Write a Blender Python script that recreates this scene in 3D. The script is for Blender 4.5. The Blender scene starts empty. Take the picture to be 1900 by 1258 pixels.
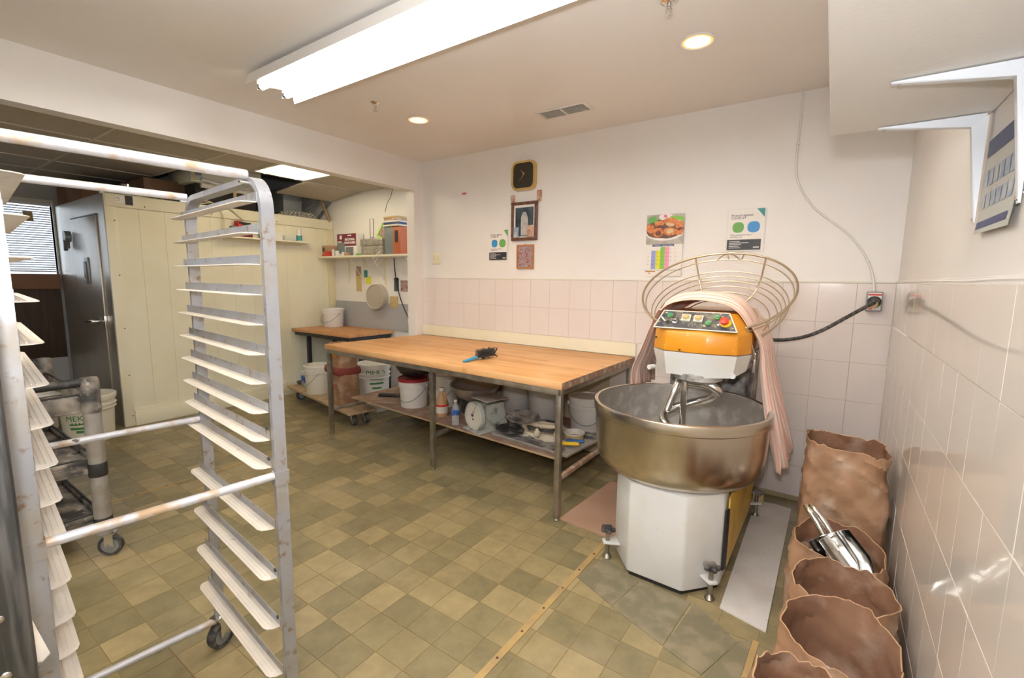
import bpy, bmesh, math, random
from mathutils import Vector, Matrix, noise
random.seed(7)
PI = math.pi
S = bpy.context.scene
COL = S.collection

# ------------------------------------------------------------------ camera, world, light, exposure
cam_d = bpy.data.cameras.new('camera')
cam = bpy.data.objects.new('camera', cam_d); COL.objects.link(cam)
cam_d.sensor_fit = 'HORIZONTAL'; cam_d.sensor_width = 36.0
cam_d.lens = 855.4 / 1900.0 * 36.0
cam_d.clip_start = 0.02
cam.matrix_world = (Matrix.Translation((0, 0, 1.45)) @ Matrix.Rotation(math.radians(34.609), 4, 'Z')
                    @ Matrix.Rotation(math.radians(82.714), 4, 'X') @ Matrix.Rotation(math.radians(0.703), 4, 'Z'))
S.camera = cam
w = bpy.data.worlds.new('world'); S.world = w; w.use_nodes = True
w.node_tree.nodes['Background'].inputs[0].default_value = (0.80, 0.90, 1.0, 1)
w.node_tree.nodes['Background'].inputs[1].default_value = 2.4
S.view_settings.view_transform = 'Standard'; S.view_settings.look = 'None'
S.view_settings.gamma = 1.0; S.view_settings.use_curve_mapping = False
S.view_settings.exposure = 0.39
S.cycles.use_denoising = True
TUBE_E = 17.0        # fluorescent tubes over the work area
TUBE_COL = (1.0, 0.985, 0.95)
TUBE2_E = 46.0      # the rows of tubes behind the viewer, seen only by their light
POT_W = 18.0        # recessed pot lamps
FLASH_W = 205.0    # the photographer's flash, bounced
FLASH_D = 50.0     # and its direct part
ALC_E = 26.0         # alcove troffer
def spot(name, loc, watts, col, ang=2.3):
    d = bpy.data.lights.new(name, 'SPOT'); d.energy = watts; d.color = col; d.spot_size = ang; d.spot_blend = 0.8
    d.shadow_soft_size = 0.05
    o = bpy.data.objects.new(name, d); COL.objects.link(o); o.location = loc
for px, py in ((-0.652, 2.53), (-2.662, 2.585), (-0.652, -0.6), (-2.662, -0.6)):
    spot('pot_lamp_light', (px, py, 2.615), POT_W, (1.0, 0.74, 0.45))

# the photographer's flash head beside the camera, turned up and back to bounce off the ceiling
fd = bpy.data.lights.new('bounce_flash', 'SPOT'); fd.energy = FLASH_W; fd.color = (0.96, 0.99, 1.05); fd.spot_size = 2.1; fd.spot_blend = 1.0; fd.shadow_soft_size = 0.06
fo = bpy.data.objects.new('bounce_flash', fd); COL.objects.link(fo); fo.location = (-0.12, -0.12, 1.60)
fo.rotation_euler = Vector((-0.30, 0.30, 1)).to_track_quat('-Z', 'Y').to_euler()

gd_ = bpy.data.lights.new('direct_flash', 'SPOT'); gd_.energy = FLASH_D; gd_.color = (0.97, 0.99, 1.04); gd_.spot_size = 2.45; gd_.spot_blend = 0.7; gd_.shadow_soft_size = 0.035
go_ = bpy.data.objects.new('direct_flash', gd_); COL.objects.link(go_); go_.location = (-0.02, -0.04, 1.60)
go_.rotation_euler = Vector((-0.568, 0.823, -0.05)).to_track_quat('-Z', 'Y').to_euler()

# ------------------------------------------------------------------ materials
def newmat(name):
    m = bpy.data.materials.new(name); m.use_nodes = True
    nt = m.node_tree; return m, nt, nt.nodes['Principled BSDF']
def rgba(c): return (c[0], c[1], c[2], 1)
def M(name, col, rough=0.5, metal=0.0, col2=None, scale=6.0, thr=(0.45, 0.62), bump=0.0, bscale=60.0, stretch=None,
      col3=None, scale3=30.0, thr3=(0.6, 0.68), rough2=None, spec=None, trans=0.0, alpha=1.0, coat=0.0):
    m, nt, b = newmat(name); N, L = nt.nodes, nt.links
    b.inputs['Roughness'].default_value = rough; b.inputs['Metallic'].default_value = metal
    b.inputs['Base Color'].default_value = rgba(col)
    if spec is not None: b.inputs['Specular IOR Level'].default_value = spec
    if trans: b.inputs['Transmission Weight'].default_value = trans
    if coat: b.inputs['Coat Weight'].default_value = coat
    b.inputs['Alpha'].default_value = alpha
    if col2 or bump or col3:
        tc = N.new('ShaderNodeNewGeometry'); vec = tc.outputs['Position']
        if stretch:
            mp = N.new('ShaderNodeMapping'); mp.inputs['Scale'].default_value = stretch
            L.new(vec, mp.inputs[0]); vec = mp.outputs[0]
        out = None
        def layer(base_sock, base_col, c2, sc, th, det=6):
            nz = N.new('ShaderNodeTexNoise'); nz.inputs['Scale'].default_value = sc; nz.inputs['Detail'].default_value = det
            L.new(vec, nz.inputs['Vector'])
            mr = N.new('ShaderNodeMapRange'); mr.inputs[1].default_value = th[0]; mr.inputs[2].default_value = th[1]
            L.new(nz.outputs['Fac'], mr.inputs[0])
            mx = N.new('ShaderNodeMix'); mx.data_type = 'RGBA'
            L.new(mr.outputs[0], mx.inputs['Factor'])
            if base_sock: L.new(base_sock, mx.inputs[6])
            else: mx.inputs[6].default_value = rgba(base_col)
            mx.inputs[7].default_value = rgba(c2)
            return mx.outputs[2], mr.outputs[0]
        if col2:
            out, fac = layer(None, col, col2, scale, thr)
            if rough2 is not None:
                mr = N.new('ShaderNodeMapRange'); mr.inputs[3].default_value = rough; mr.inputs[4].default_value = rough2
                L.new(fac, mr.inputs[0]); L.new(mr.outputs[0], b.inputs['Roughness'])
        if col3: out, _ = layer(out, col, col3, scale3, thr3, 8)
        if out: L.new(out, b.inputs['Base Color'])
        if bump:
            nz = N.new('ShaderNodeTexNoise'); nz.inputs['Scale'].default_value = bscale; nz.inputs['Detail'].default_value = 4
            L.new(vec, nz.inputs['Vector'])
            bp = N.new('ShaderNodeBump'); bp.inputs['Strength'].default_value = bump; bp.inputs['Distance'].default_value = 0.01
            L.new(nz.outputs['Fac'], bp.inputs['Height']); L.new(bp.outputs[0], b.inputs['Normal'])
    return m
def EM(name, col, strength):
    m, nt, b = newmat(name)
    b.inputs['Base Color'].default_value = rgba(col)
    b.inputs['Emission Color'].default_value = rgba(col); b.inputs['Emission Strength'].default_value = strength
    return m

def floor_mat():
    m, nt, b = newmat('floor_tile_vinyl'); N, L = nt.nodes, nt.links
    g = N.new('ShaderNodeNewGeometry')
    mp = N.new('ShaderNodeVectorMath'); mp.operation = 'ADD'; mp.inputs[1].default_value = (1.05 + 15.25, -1.05 + 15.25, 0)
    L.new(g.outputs['Position'], mp.inputs[0])
    sc = N.new('ShaderNodeVectorMath'); sc.operation = 'MULTIPLY'; sc.inputs[1].default_value = (1 / .1525, 1 / .1525, 0)
    L.new(mp.outputs[0], sc.inputs[0])
    fl = N.new('ShaderNodeVectorMath'); fl.operation = 'FLOOR'; L.new(sc.outputs[0], fl.inputs[0])
    wn = N.new('ShaderNodeTexWhiteNoise'); wn.noise_dimensions = '3D'; L.new(fl.outputs[0], wn.inputs['Vector'])
    cr = N.new('ShaderNodeValToRGB')
    e = cr.color_ramp.elements; e[0].position = 0; e[0].color = (0.200, 0.166, 0.086, 1); e[1].position = 1; e[1].color = (0.335, 0.262, 0.134, 1)
    k = e.new(0.36); k.color = (0.226, 0.187, 0.097, 1)
    k = e.new(0.6); k.color = (0.282, 0.224, 0.114, 1)
    L.new(wn.outputs['Value'], cr.inputs[0])
    nz = N.new('ShaderNodeTexNoise'); nz.inputs['Scale'].default_value = 9; nz.inputs['Detail'].default_value = 7; nz.inputs['Roughness'].default_value = .65
    ad = N.new('ShaderNodeVectorMath'); ad.operation = 'ADD'
    sh = N.new('ShaderNodeVectorMath'); sh.operation = 'MULTIPLY'; sh.inputs[1].default_value = (3.7, 2.3, 0); L.new(fl.outputs[0], sh.inputs[0])
    L.new(g.outputs['Position'], ad.inputs[0]); L.new(sh.outputs[0], ad.inputs[1]); L.new(ad.outputs[0], nz.inputs['Vector'])
    mr = N.new('ShaderNodeMapRange'); mr.inputs[1].default_value = .3; mr.inputs[2].default_value = .7; mr.inputs[3].default_value = .78; mr.inputs[4].default_value = 1.2
    L.new(nz.outputs['Fac'], mr.inputs[0])
    mx = N.new('ShaderNodeVectorMath'); mx.operation = 'SCALE'; L.new(cr.outputs[0], mx.inputs[0]); L.new(mr.outputs[0], mx.inputs['Scale'])
    # pale flour tracked over the floor
    n2 = N.new('ShaderNodeTexNoise'); n2.inputs['Scale'].default_value = 2.4; n2.inputs['Detail'].default_value = 8; L.new(g.outputs['Position'], n2.inputs['Vector'])
    m2 = N.new('ShaderNodeMapRange'); m2.inputs[1].default_value = .52; m2.inputs[2].default_value = .8; m2.inputs[4].default_value = .35; L.new(n2.outputs['Fac'], m2.inputs[0])
    mz = N.new('ShaderNodeMix'); mz.data_type = 'RGBA'; L.new(m2.outputs[0], mz.inputs['Factor']); L.new(mx.outputs[0], mz.inputs[6]); mz.inputs[7].default_value = (.46, .38, .26, 1)
    L.new(mz.outputs[2], b.inputs['Base Color'])
    b.inputs['Roughness'].default_value = .36
    bp = N.new('ShaderNodeBump'); bp.inputs['Strength'].default_value = .12; bp.inputs['Distance'].default_value = .004
    L.new(nz.outputs['Fac'], bp.inputs['Height']); L.new(bp.outputs[0], b.inputs['Normal'])
    return m
def wood_mat(name, c1, c2, c3, plank=0.045, axis='Y'):
    m, nt, b = newmat(name); N, L = nt.nodes, nt.links
    g = N.new('ShaderNodeNewGeometry'); sp = N.new('ShaderNodeSeparateXYZ'); L.new(g.outputs['Position'], sp.inputs[0])
    dv = N.new('ShaderNodeMath'); dv.operation = 'DIVIDE'; dv.inputs[1].default_value = plank; L.new(sp.outputs[axis], dv.inputs[0])
    fl = N.new('ShaderNodeMath'); fl.operation = 'FLOOR'; L.new(dv.outputs[0], fl.inputs[0])
    off = N.new('ShaderNodeMath'); off.operation = 'MULTIPLY'; off.inputs[1].default_value = .37; L.new(fl.outputs[0], off.inputs[0])
    oth = 'X' if axis == 'Y' else 'Y'
    d2 = N.new('ShaderNodeMath'); d2.operation = 'MULTIPLY_ADD'; d2.inputs[1].default_value = 1.6; L.new(sp.outputs[oth], d2.inputs[0]); L.new(off.outputs[0], d2.inputs[2])
    f2 = N.new('ShaderNodeMath'); f2.operation = 'FLOOR'; L.new(d2.outputs[0], f2.inputs[0])
    cb = N.new('ShaderNodeCombineXYZ'); L.new(fl.outputs[0], cb.inputs[0]); L.new(f2.outputs[0], cb.inputs[1])
    wn = N.new('ShaderNodeTexWhiteNoise'); L.new(cb.outputs[0], wn.inputs['Vector'])
    mp = N.new('ShaderNodeMapping'); mp.inputs['Scale'].default_value = (3, 60, 20) if axis == 'Y' else (60, 3, 20); L.new(g.outputs['Position'], mp.inputs[0])
    nz = N.new('ShaderNodeTexNoise'); nz.inputs['Scale'].default_value = 1.5; nz.inputs['Detail'].default_value = 5; L.new(mp.outputs[0], nz.inputs['Vector'])
    ad = N.new('ShaderNodeMath'); ad.operation = 'ADD'; L.new(nz.outputs['Fac'], ad.inputs[0]); L.new(wn.outputs['Value'], ad.inputs[1])
    hf = N.new('ShaderNodeMath'); hf.operation = 'MULTIPLY'; hf.inputs[1].default_value = .5; L.new(ad.outputs[0], hf.inputs[0])
    cr = N.new('ShaderNodeValToRGB'); e = cr.color_ramp.elements
    e[0].position = .2; e[0].color = rgba(c1); e[1].position = .85; e[1].color = rgba(c3); k = e.new(.5); k.color = rgba(c2)
    L.new(hf.outputs[0], cr.inputs[0])
    n2 = N.new('ShaderNodeTexNoise'); n2.inputs['Scale'].default_value = 2.2; n2.inputs['Detail'].default_value = 6; L.new(g.outputs['Position'], n2.inputs['Vector'])
    m2 = N.new('ShaderNodeMapRange'); m2.inputs[1].default_value = .45; m2.inputs[2].default_value = .75; m2.inputs[4].default_value = .55; L.new(n2.outputs['Fac'], m2.inputs[0])
    mx = N.new('ShaderNodeMix'); mx.data_type = 'RGBA'; L.new(m2.outputs[0], mx.inputs['Factor']); L.new(cr.outputs[0], mx.inputs[6]); mx.inputs[7].default_value = (min(c3[0] * 1.12, .9), c3[1] * 1.15, c3[2] * 1.25, 1)
    L.new(mx.outputs[2], b.inputs['Base Color']); b.inputs['Roughness'].default_value = .48
    return m
def stripe_mat():
    m, nt, b = newmat('striped_cotton'); N, L = nt.nodes, nt.links
    at = N.new('ShaderNodeUVMap')
    sp = N.new('ShaderNodeSeparateXYZ'); L.new(at.outputs[0], sp.inputs[0])
    sn = N.new('ShaderNodeMath'); sn.operation = 'SINE'
    ml = N.new('ShaderNodeMath'); ml.operation = 'MULTIPLY'; ml.inputs[1].default_value = 2 * PI * 34; L.new(sp.outputs['Y'], ml.inputs[0]); L.new(ml.outputs[0], sn.inputs[0])
    mr = N.new('ShaderNodeMapRange'); mr.inputs[1].default_value = -.15; mr.inputs[2].default_value = .25; L.new(sn.outputs[0], mr.inputs[0])
    mx = N.new('ShaderNodeMix'); mx.data_type = 'RGBA'; L.new(mr.outputs[0], mx.inputs['Factor']); mx.inputs[6].default_value = (.86, .74, .64, 1); mx.inputs[7].default_value = (.84, .47, .38, 1)
    L.new(mx.outputs[2], b.inputs['Base Color']); b.inputs['Roughness'].default_value = .9
    return m
def picture_mat(name, cols, scale=18, dist=1.5):
    """a printed picture: irregular patches of the given colours"""
    m, nt, b = newmat(name); N, L = nt.nodes, nt.links
    g = N.new('ShaderNodeNewGeometry')
    nz = N.new('ShaderNodeTexNoise'); nz.inputs['Scale'].default_value = scale; nz.inputs['Detail'].default_value = 3; nz.inputs['Distortion'].default_value = dist
    L.new(g.outputs['Position'], nz.inputs['Vector'])
    cr = N.new('ShaderNodeValToRGB'); e = cr.color_ramp.elements
    n = len(cols)
    e[0].position = .3; e[0].color = rgba(cols[0]); e[1].position = .7; e[1].color = rgba(cols[-1])
    for i in range(1, n - 1):
        k = e.new(.3 + .4 * i / (n - 1)); k.color = rgba(cols[i])
    L.new(nz.outputs['Fac'], cr.inputs[0]); L.new(cr.outputs[0], b.inputs['Base Color']); b.inputs['Roughness'].default_value = .35
    return m

K = {}
K['wall'] = M('wall_paint', (.84, .81, .775), .45, col2=(.82, .78, .735), scale=1.7, bump=.05, bscale=90)
K['ceil'] = M('ceiling_paint', (.85, .815, .77), .42, col2=(.83, .785, .735), scale=1.2, bump=.04, bscale=70)
K['tile'] = M('glazed_wall_tile', (.80, .725, .685), .10, col2=(.78, .70, .66), scale=2.5, spec=.55)
K['tile_r'] = M('glazed_wall_tile_beige', (.73, .67, .605), .05, col2=(.71, .645, .575), scale=2.5, spec=.6)
K['grout'] = M('grout', (.58, .49, .33), .8)
K['floor'] = floor_mat()
K['floorbase'] = M('floor_joint', (.25, .165, .06), .6)
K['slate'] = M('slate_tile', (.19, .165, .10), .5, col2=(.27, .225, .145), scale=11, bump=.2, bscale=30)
K['seam'] = M('seam_strip', (.44, .30, .12), .45, col2=(.36, .25, .12), scale=8)
K['cream'] = M('cream_metal', (.85, .81, .635), .38, col2=(.83, .78, .59), scale=3, bump=.02, bscale=8)
K['creamd'] = M('cream_metal_old', (.77, .69, .46), .42, col2=(.66, .54, .28), scale=5, thr=(.6, .8))
K['doorsteel'] = M('door_steel', (.50, .465, .41), .34, .7, col2=(.47, .43, .375), scale=4, stretch=(30, 30, 1), rough2=.40)
K['bowl2'] = M('small_bowl_steel', (.56, .52, .45), .34, .65)
K['steel'] = M('brushed_steel', (.58, .54, .48), .27, .9, col2=(.52, .48, .42), scale=4, stretch=(40, 40, 1), rough2=.38)
K['bowl'] = M('bowl_steel', (.68, .61, .51), .23, 1.0, col2=(.58, .52, .43), scale=2.5, stretch=(.3, .3, 9), thr=(.2,.8))
K['bowlin'] = M('bowl_steel_floured', (.42, .39, .35), .5, .7, col2=(.62, .59, .54), scale=16, thr=(.5, .7), rough2=.8, bump=.15, bscale=60)
K['chrome'] = M('chrome', (.75, .74, .72), .16, 1.0)
K['alu'] = M('rack_aluminium', (.39, .40, .43), .40, .6, col2=(.37, .335, .29), scale=9, thr=(.45, .7), col3=(.27, .185, .11), scale3=34, thr3=(.59, .70), rough2=.55)
K['aluw'] = M('rack_bar_worn', (.60, .60, .63), .42, .35, col2=(.50, .36, .22), scale=17, thr=(.52, .66), col3=(.10, .08, .06), scale3=24, thr3=(.70, .73), rough2=.7)
K['ledge'] = M('rack_ledge_floured', (.70, .64, .56), .5, .15, col2=(.78, .70, .60), scale=8, col3=(.45, .38, .30), scale3=22, thr3=(.66, .75))
K['darksteel'] = M('dark_steel', (.10, .105, .11), .34, .85, col2=(.18, .18, .18), scale=7, stretch=(12, 12, 1), rough2=.5)
K['frame'] = M('table_steel', (.30, .27, .22), .36, .85, col2=(.40, .36, .30), scale=14, col3=(.20, .14, .09), scale3=30, thr3=(.68, .75), rough2=.5)
K['butcher'] = wood_mat('butcher_block', (.56, .265, .085), (.68, .355, .135), (.76, .45, .205))
K['butcher2'] = wood_mat('butcher_block_alcove', (.46, .20, .07), (.56, .265, .10), (.63, .33, .14), .05)
K['bedge'] = M('board_edge_worn', (.29, .175, .11), .55, col2=(.46, .39, .32), scale=18, thr=(.5, .65))
K['ply'] = M('brown_hardboard', (.36, .235, .165), .7, col2=(.45, .33, .26), scale=10, col3=(.22, .12, .07), scale3=25, thr3=(.68, .74))
K['plyedge'] = M('plywood', (.50, .36, .21), .7, col2=(.40, .27, .15), scale=12)
K['black'] = M('black_paint', (.022, .021, .021), .45)
K['rubber'] = M('rubber', (.035, .034, .033), .6, col2=(.12, .11, .10), scale=40)
K['white'] = M('white_plastic', (.80, .77, .72), .38)
K['whited'] = M('white_plastic_worn', (.77, .73, .66), .42, col2=(.70, .64, .54), scale=12)
K['ivory'] = M('ivory_plastic', (.76, .72, .62), .4)
K['red'] = M('red_plastic', (.34, .025, .03), .4)
K['brightred'] = M('red_print', (.65, .035, .03), .45)
K['orange'] = M('orange_enamel', (.76, .31, .015), .30, col2=(.72, .27, .012), scale=5, col3=(.75, .60, .42), scale3=45, thr3=(.68, .74), coat=.3)
K['mixw'] = M('white_enamel', (.70, .695, .675), .32, col2=(.67, .645, .59), scale=5, col3=(.62, .50, .30), scale3=28, thr3=(.70, .78), coat=.2)
K['panel'] = M('control_panel_print', (.045, .05, .065), .45, col2=(.16, .15, .12), scale=30, thr=(.5, .62), col3=(.45, .40, .27), scale3=55, thr3=(.62, .68))
K['green'] = M('green_button', (.02, .27, .14), .35)
K['butred'] = M('red_button', (.75, .06, .03), .3)
K['yellow'] = M('yellow_plastic', (.85, .55, .02), .4)
K['yellowp'] = M('yellow_paint_panel', (.80, .53, .07), .45, col2=(.70, .40, .05), scale=6, col3=(.10, .08, .06), scale3=16, thr3=(.72, .76))
K['blue'] = M('blue_plastic', (.03, .12, .36), .4)
K['lblue'] = M('light_blue_plastic', (.05, .30, .52), .4)
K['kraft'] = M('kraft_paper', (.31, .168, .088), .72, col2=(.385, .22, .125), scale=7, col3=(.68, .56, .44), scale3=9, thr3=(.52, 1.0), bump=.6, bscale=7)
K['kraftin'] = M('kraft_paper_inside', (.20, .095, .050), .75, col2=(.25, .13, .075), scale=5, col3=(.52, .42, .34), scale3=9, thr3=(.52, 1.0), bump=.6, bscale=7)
K['kraftl'] = M('kraft_paper_torn', (.46, .28, .155), .75)
K['bwhite'] = M('bracket_enamel', (.80, .84, .90), .25)
K['flour'] = M('flour', (.78, .73, .64), .95)
K['card'] = M('cardboard', (.45, .285, .17), .8, col2=(.40, .25, .15), scale=6)
K['card2'] = M('cardboard_sheet', (.47, .29, .20), .75, col2=(.43, .26, .17), scale=3, col3=(.16, .07, .04), scale3=26, thr3=(.71, .74))
K['cardd'] = M('cardboard_brown', (.20, .11, .06), .8, col2=(.25, .14, .08), scale=6)
K['whiteb'] = M('white_board', (.68, .64, .60), .6, col2=(.60, .55, .50), scale=4, col3=(.44, .37, .30), scale3=40, thr3=(.68, .76))
K['paper'] = M('paper', (.84, .80, .75), .6)
K['txt'] = M('print_dark', (.06, .055, .06), .6)
K['txtg'] = M('print_green', (.06, .22, .06), .6)
K['txtw'] = M('print_white', (.85, .84, .82), .6)
K['txtr'] = M('print_red', (.55, .06, .04), .6)
K['bagred'] = M('bag_red_print', (.24, .045, .04), .7)
K['txto'] = M('print_orange', (.50, .22, .03), .6)
K['gold'] = M('gold_plastic', (.70, .52, .22), .25, .8)
K['dial'] = M('clock_dial', (.035, .03, .02), .25)
K['frameb'] = M('dark_wood_frame', (.12, .05, .028), .4, col2=(.20, .09, .05), scale=40)
K['frameo'] = M('orange_wood_frame', (.50, .20, .05), .4)
K['drop'] = M('ceiling_board', (.50, .45, .37), .85, col2=(.46, .41, .33), scale=20)
K['grid'] = M('ceiling_grid', (.60, .56, .48), .6)
K['deck'] = M('dark_void', (.05, .045, .04), .9)
K['greymetal'] = M('galvanised', (.30, .32, .33), .45, .6)
K['blind'] = M('blind_slat', (.78, .80, .84), .5)
K['brownpanel'] = M('brown_laminate', (.055, .032, .022), .5, col2=(.075, .045, .03), scale=3, stretch=(1, 14, 1))
K['brownpanel2'] = M('brown_wood', (.24, .12, .065), .5)
K['greywall'] = M('grey_paint', (.42, .42, .43), .6)
K['cart'] = M('cart_plastic_floured', (.035, .034, .033), .6, col2=(.33, .285, .24), scale=8, thr=(.42, .66), col3=(.42, .37, .31), scale3=26, thr3=(.60, .72))
K['cartdark'] = M('cart_plastic', (.028, .027, .026), .5, col2=(.20, .17, .145), scale=12, thr=(.52, .72))
K['cartpost'] = M('cart_post', (.33, .31, .285), .5, .3, col2=(.28, .25, .21), scale=14)
K['clear'] = M('clear_plastic', (.80, .83, .86), .08, alpha=.32)
K['glass'] = M('window_glass', (.97, .98, 1), .02, trans=1.0)
K['bottleblue'] = M('label_blue', (.03, .10, .42), .4, col2=(.55, .65, .80), scale=45, thr=(.58, .62))
K['jar'] = M('sauce_amber', (.55, .33, .16), .35)
K['iron'] = M('cream_enamel_iron', (.68, .60, .44), .42, col2=(.60, .50, .36), scale=14, col3=(.13, .12, .11), scale3=26, thr3=(.64, .7), bump=.2, bscale=30)
K['grime'] = M('floured_iron', (.15, .145, .14), .6, .2, col2=(.50, .47, .43), scale=14, thr=(.42, .62), bump=.3, bscale=30)
K['bag'] = M('black_plastic_bag', (.02, .02, .022), .3, col2=(.10, .10, .10), scale=20)
K['tray'] = M('sheet_pan', (.50, .48, .45), .45, .35, col2=(.62, .58, .54), scale=12, rough2=.6)
K['scalegrey'] = M('scale_enamel', (.52, .53, .48), .45, col2=(.24, .26, .22), scale=16, thr=(.5, .66))
K['dialw'] = M('scale_dial', (.74, .71, .62), .3)
K['stripe'] = stripe_mat()
K['ochre'] = M('worn_ochre', (.55, .42, .20), .7)
K['curb'] = M('worn_cove', (.42, .34, .21), .7)
K['maroon'] = M('maroon_print', (.20, .025, .05), .5)
K['lime'] = M('lime_plastic', (.35, .70, .04), .4)
K['greybin'] = M('grey_bin', (.20, .23, .23), .45)
K['binder'] = M('orange_binder', (.50, .14, .06), .5)
K['silverbox'] = M('silver_case', (.42, .39, .34), .45, .4, col2=(.35, .31, .26), scale=20)
K['meshm'] = M('sieve_mesh', (.55, .50, .43), .45, .5)
K['food'] = picture_mat('food_print', [(.10, .04, .02), (.55, .13, .03), (.72, .26, .06), (.35, .06, .02), (.70, .50, .30)], 28, .8)
K['nug1'] = picture_mat('fried_food_print', [(.45,.09,.02),(.68,.22,.05),(.74,.32,.10)], 60, .5); K['nug2'] = M('fried_dark_print', (.16,.045,.02), .5); K['nug3'] = M('fried_pale_print', (.72,.50,.26), .5)
K['pic_dark'] = picture_mat('dark_print', [(.02, .035, .05), (.05, .08, .10), (.10, .13, .15)], 9, .3)
K['pic_pale'] = M('pale_print', (.55, .52, .46), .35, col2=(.35, .38, .42), scale=14)
K['pic_mix'] = picture_mat('mixed_print', [(.10, .03, .02), (.40, .09, .06), (.50, .40, .38), (.15, .14, .25), (.55, .35, .25)], 45, 1)
K['pic_card'] = picture_mat('card_print', [(.30, .05, .04), (.55, .35, .25), (.70, .60, .5)], 30, .6)
K['poster_blue'] = picture_mat('poster_blue_print', [(.20, .27, .42), (.34, .42, .55), (.55, .58, .60)], 22, .3)
K['poster_grey'] = M('poster_grey_print', (.55, .56, .52), .4)
K['teal'] = M('teal_print', (.05, .28, .30), .5)
K['pgreen'] = M('green_print', (.16, .42, .10), .5)
K['pblue'] = M('blue_print', (.06, .30, .66), .5)
K['pblack'] = M('black_print', (.04, .04, .045), .45)
K['navy'] = M('navy_print', (.06, .08, .20), .5)
K['c_blue'] = M('calendar_blue', (.32, .38, .72), .6); K['c_yel'] = M('calendar_yellow', (.72, .70, .05), .6)
K['c_grn'] = M('calendar_green', (.25, .55, .08), .6); K['c_pink'] = M('calendar_pink', (.85, .35, .50), .6)
K['pink'] = M('pink_pin', (.75, .08, .30), .4)
K['grey'] = M('grey_plastic', (.33, .33, .34), .4)
K['wire'] = M('guard_wire', (.62, .52, .38), .28, .9)
K['tube'] = EM('lit_tube', TUBE_COL, TUBE_E)
K['tube2'] = EM('lit_tube_rear', TUBE_COL, TUBE2_E)
K['potl'] = EM('lit_pot', (1.0, .80, .48), 1.25)
K['potr'] = EM('lit_pot_rim', (1.0, .50, .16), .75)
K['alcl'] = EM('lit_troffer', (1.0, .90, .68), ALC_E)
K['alcp'] = M('troffer_pan', (.55, .45, .28), .4)

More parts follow.
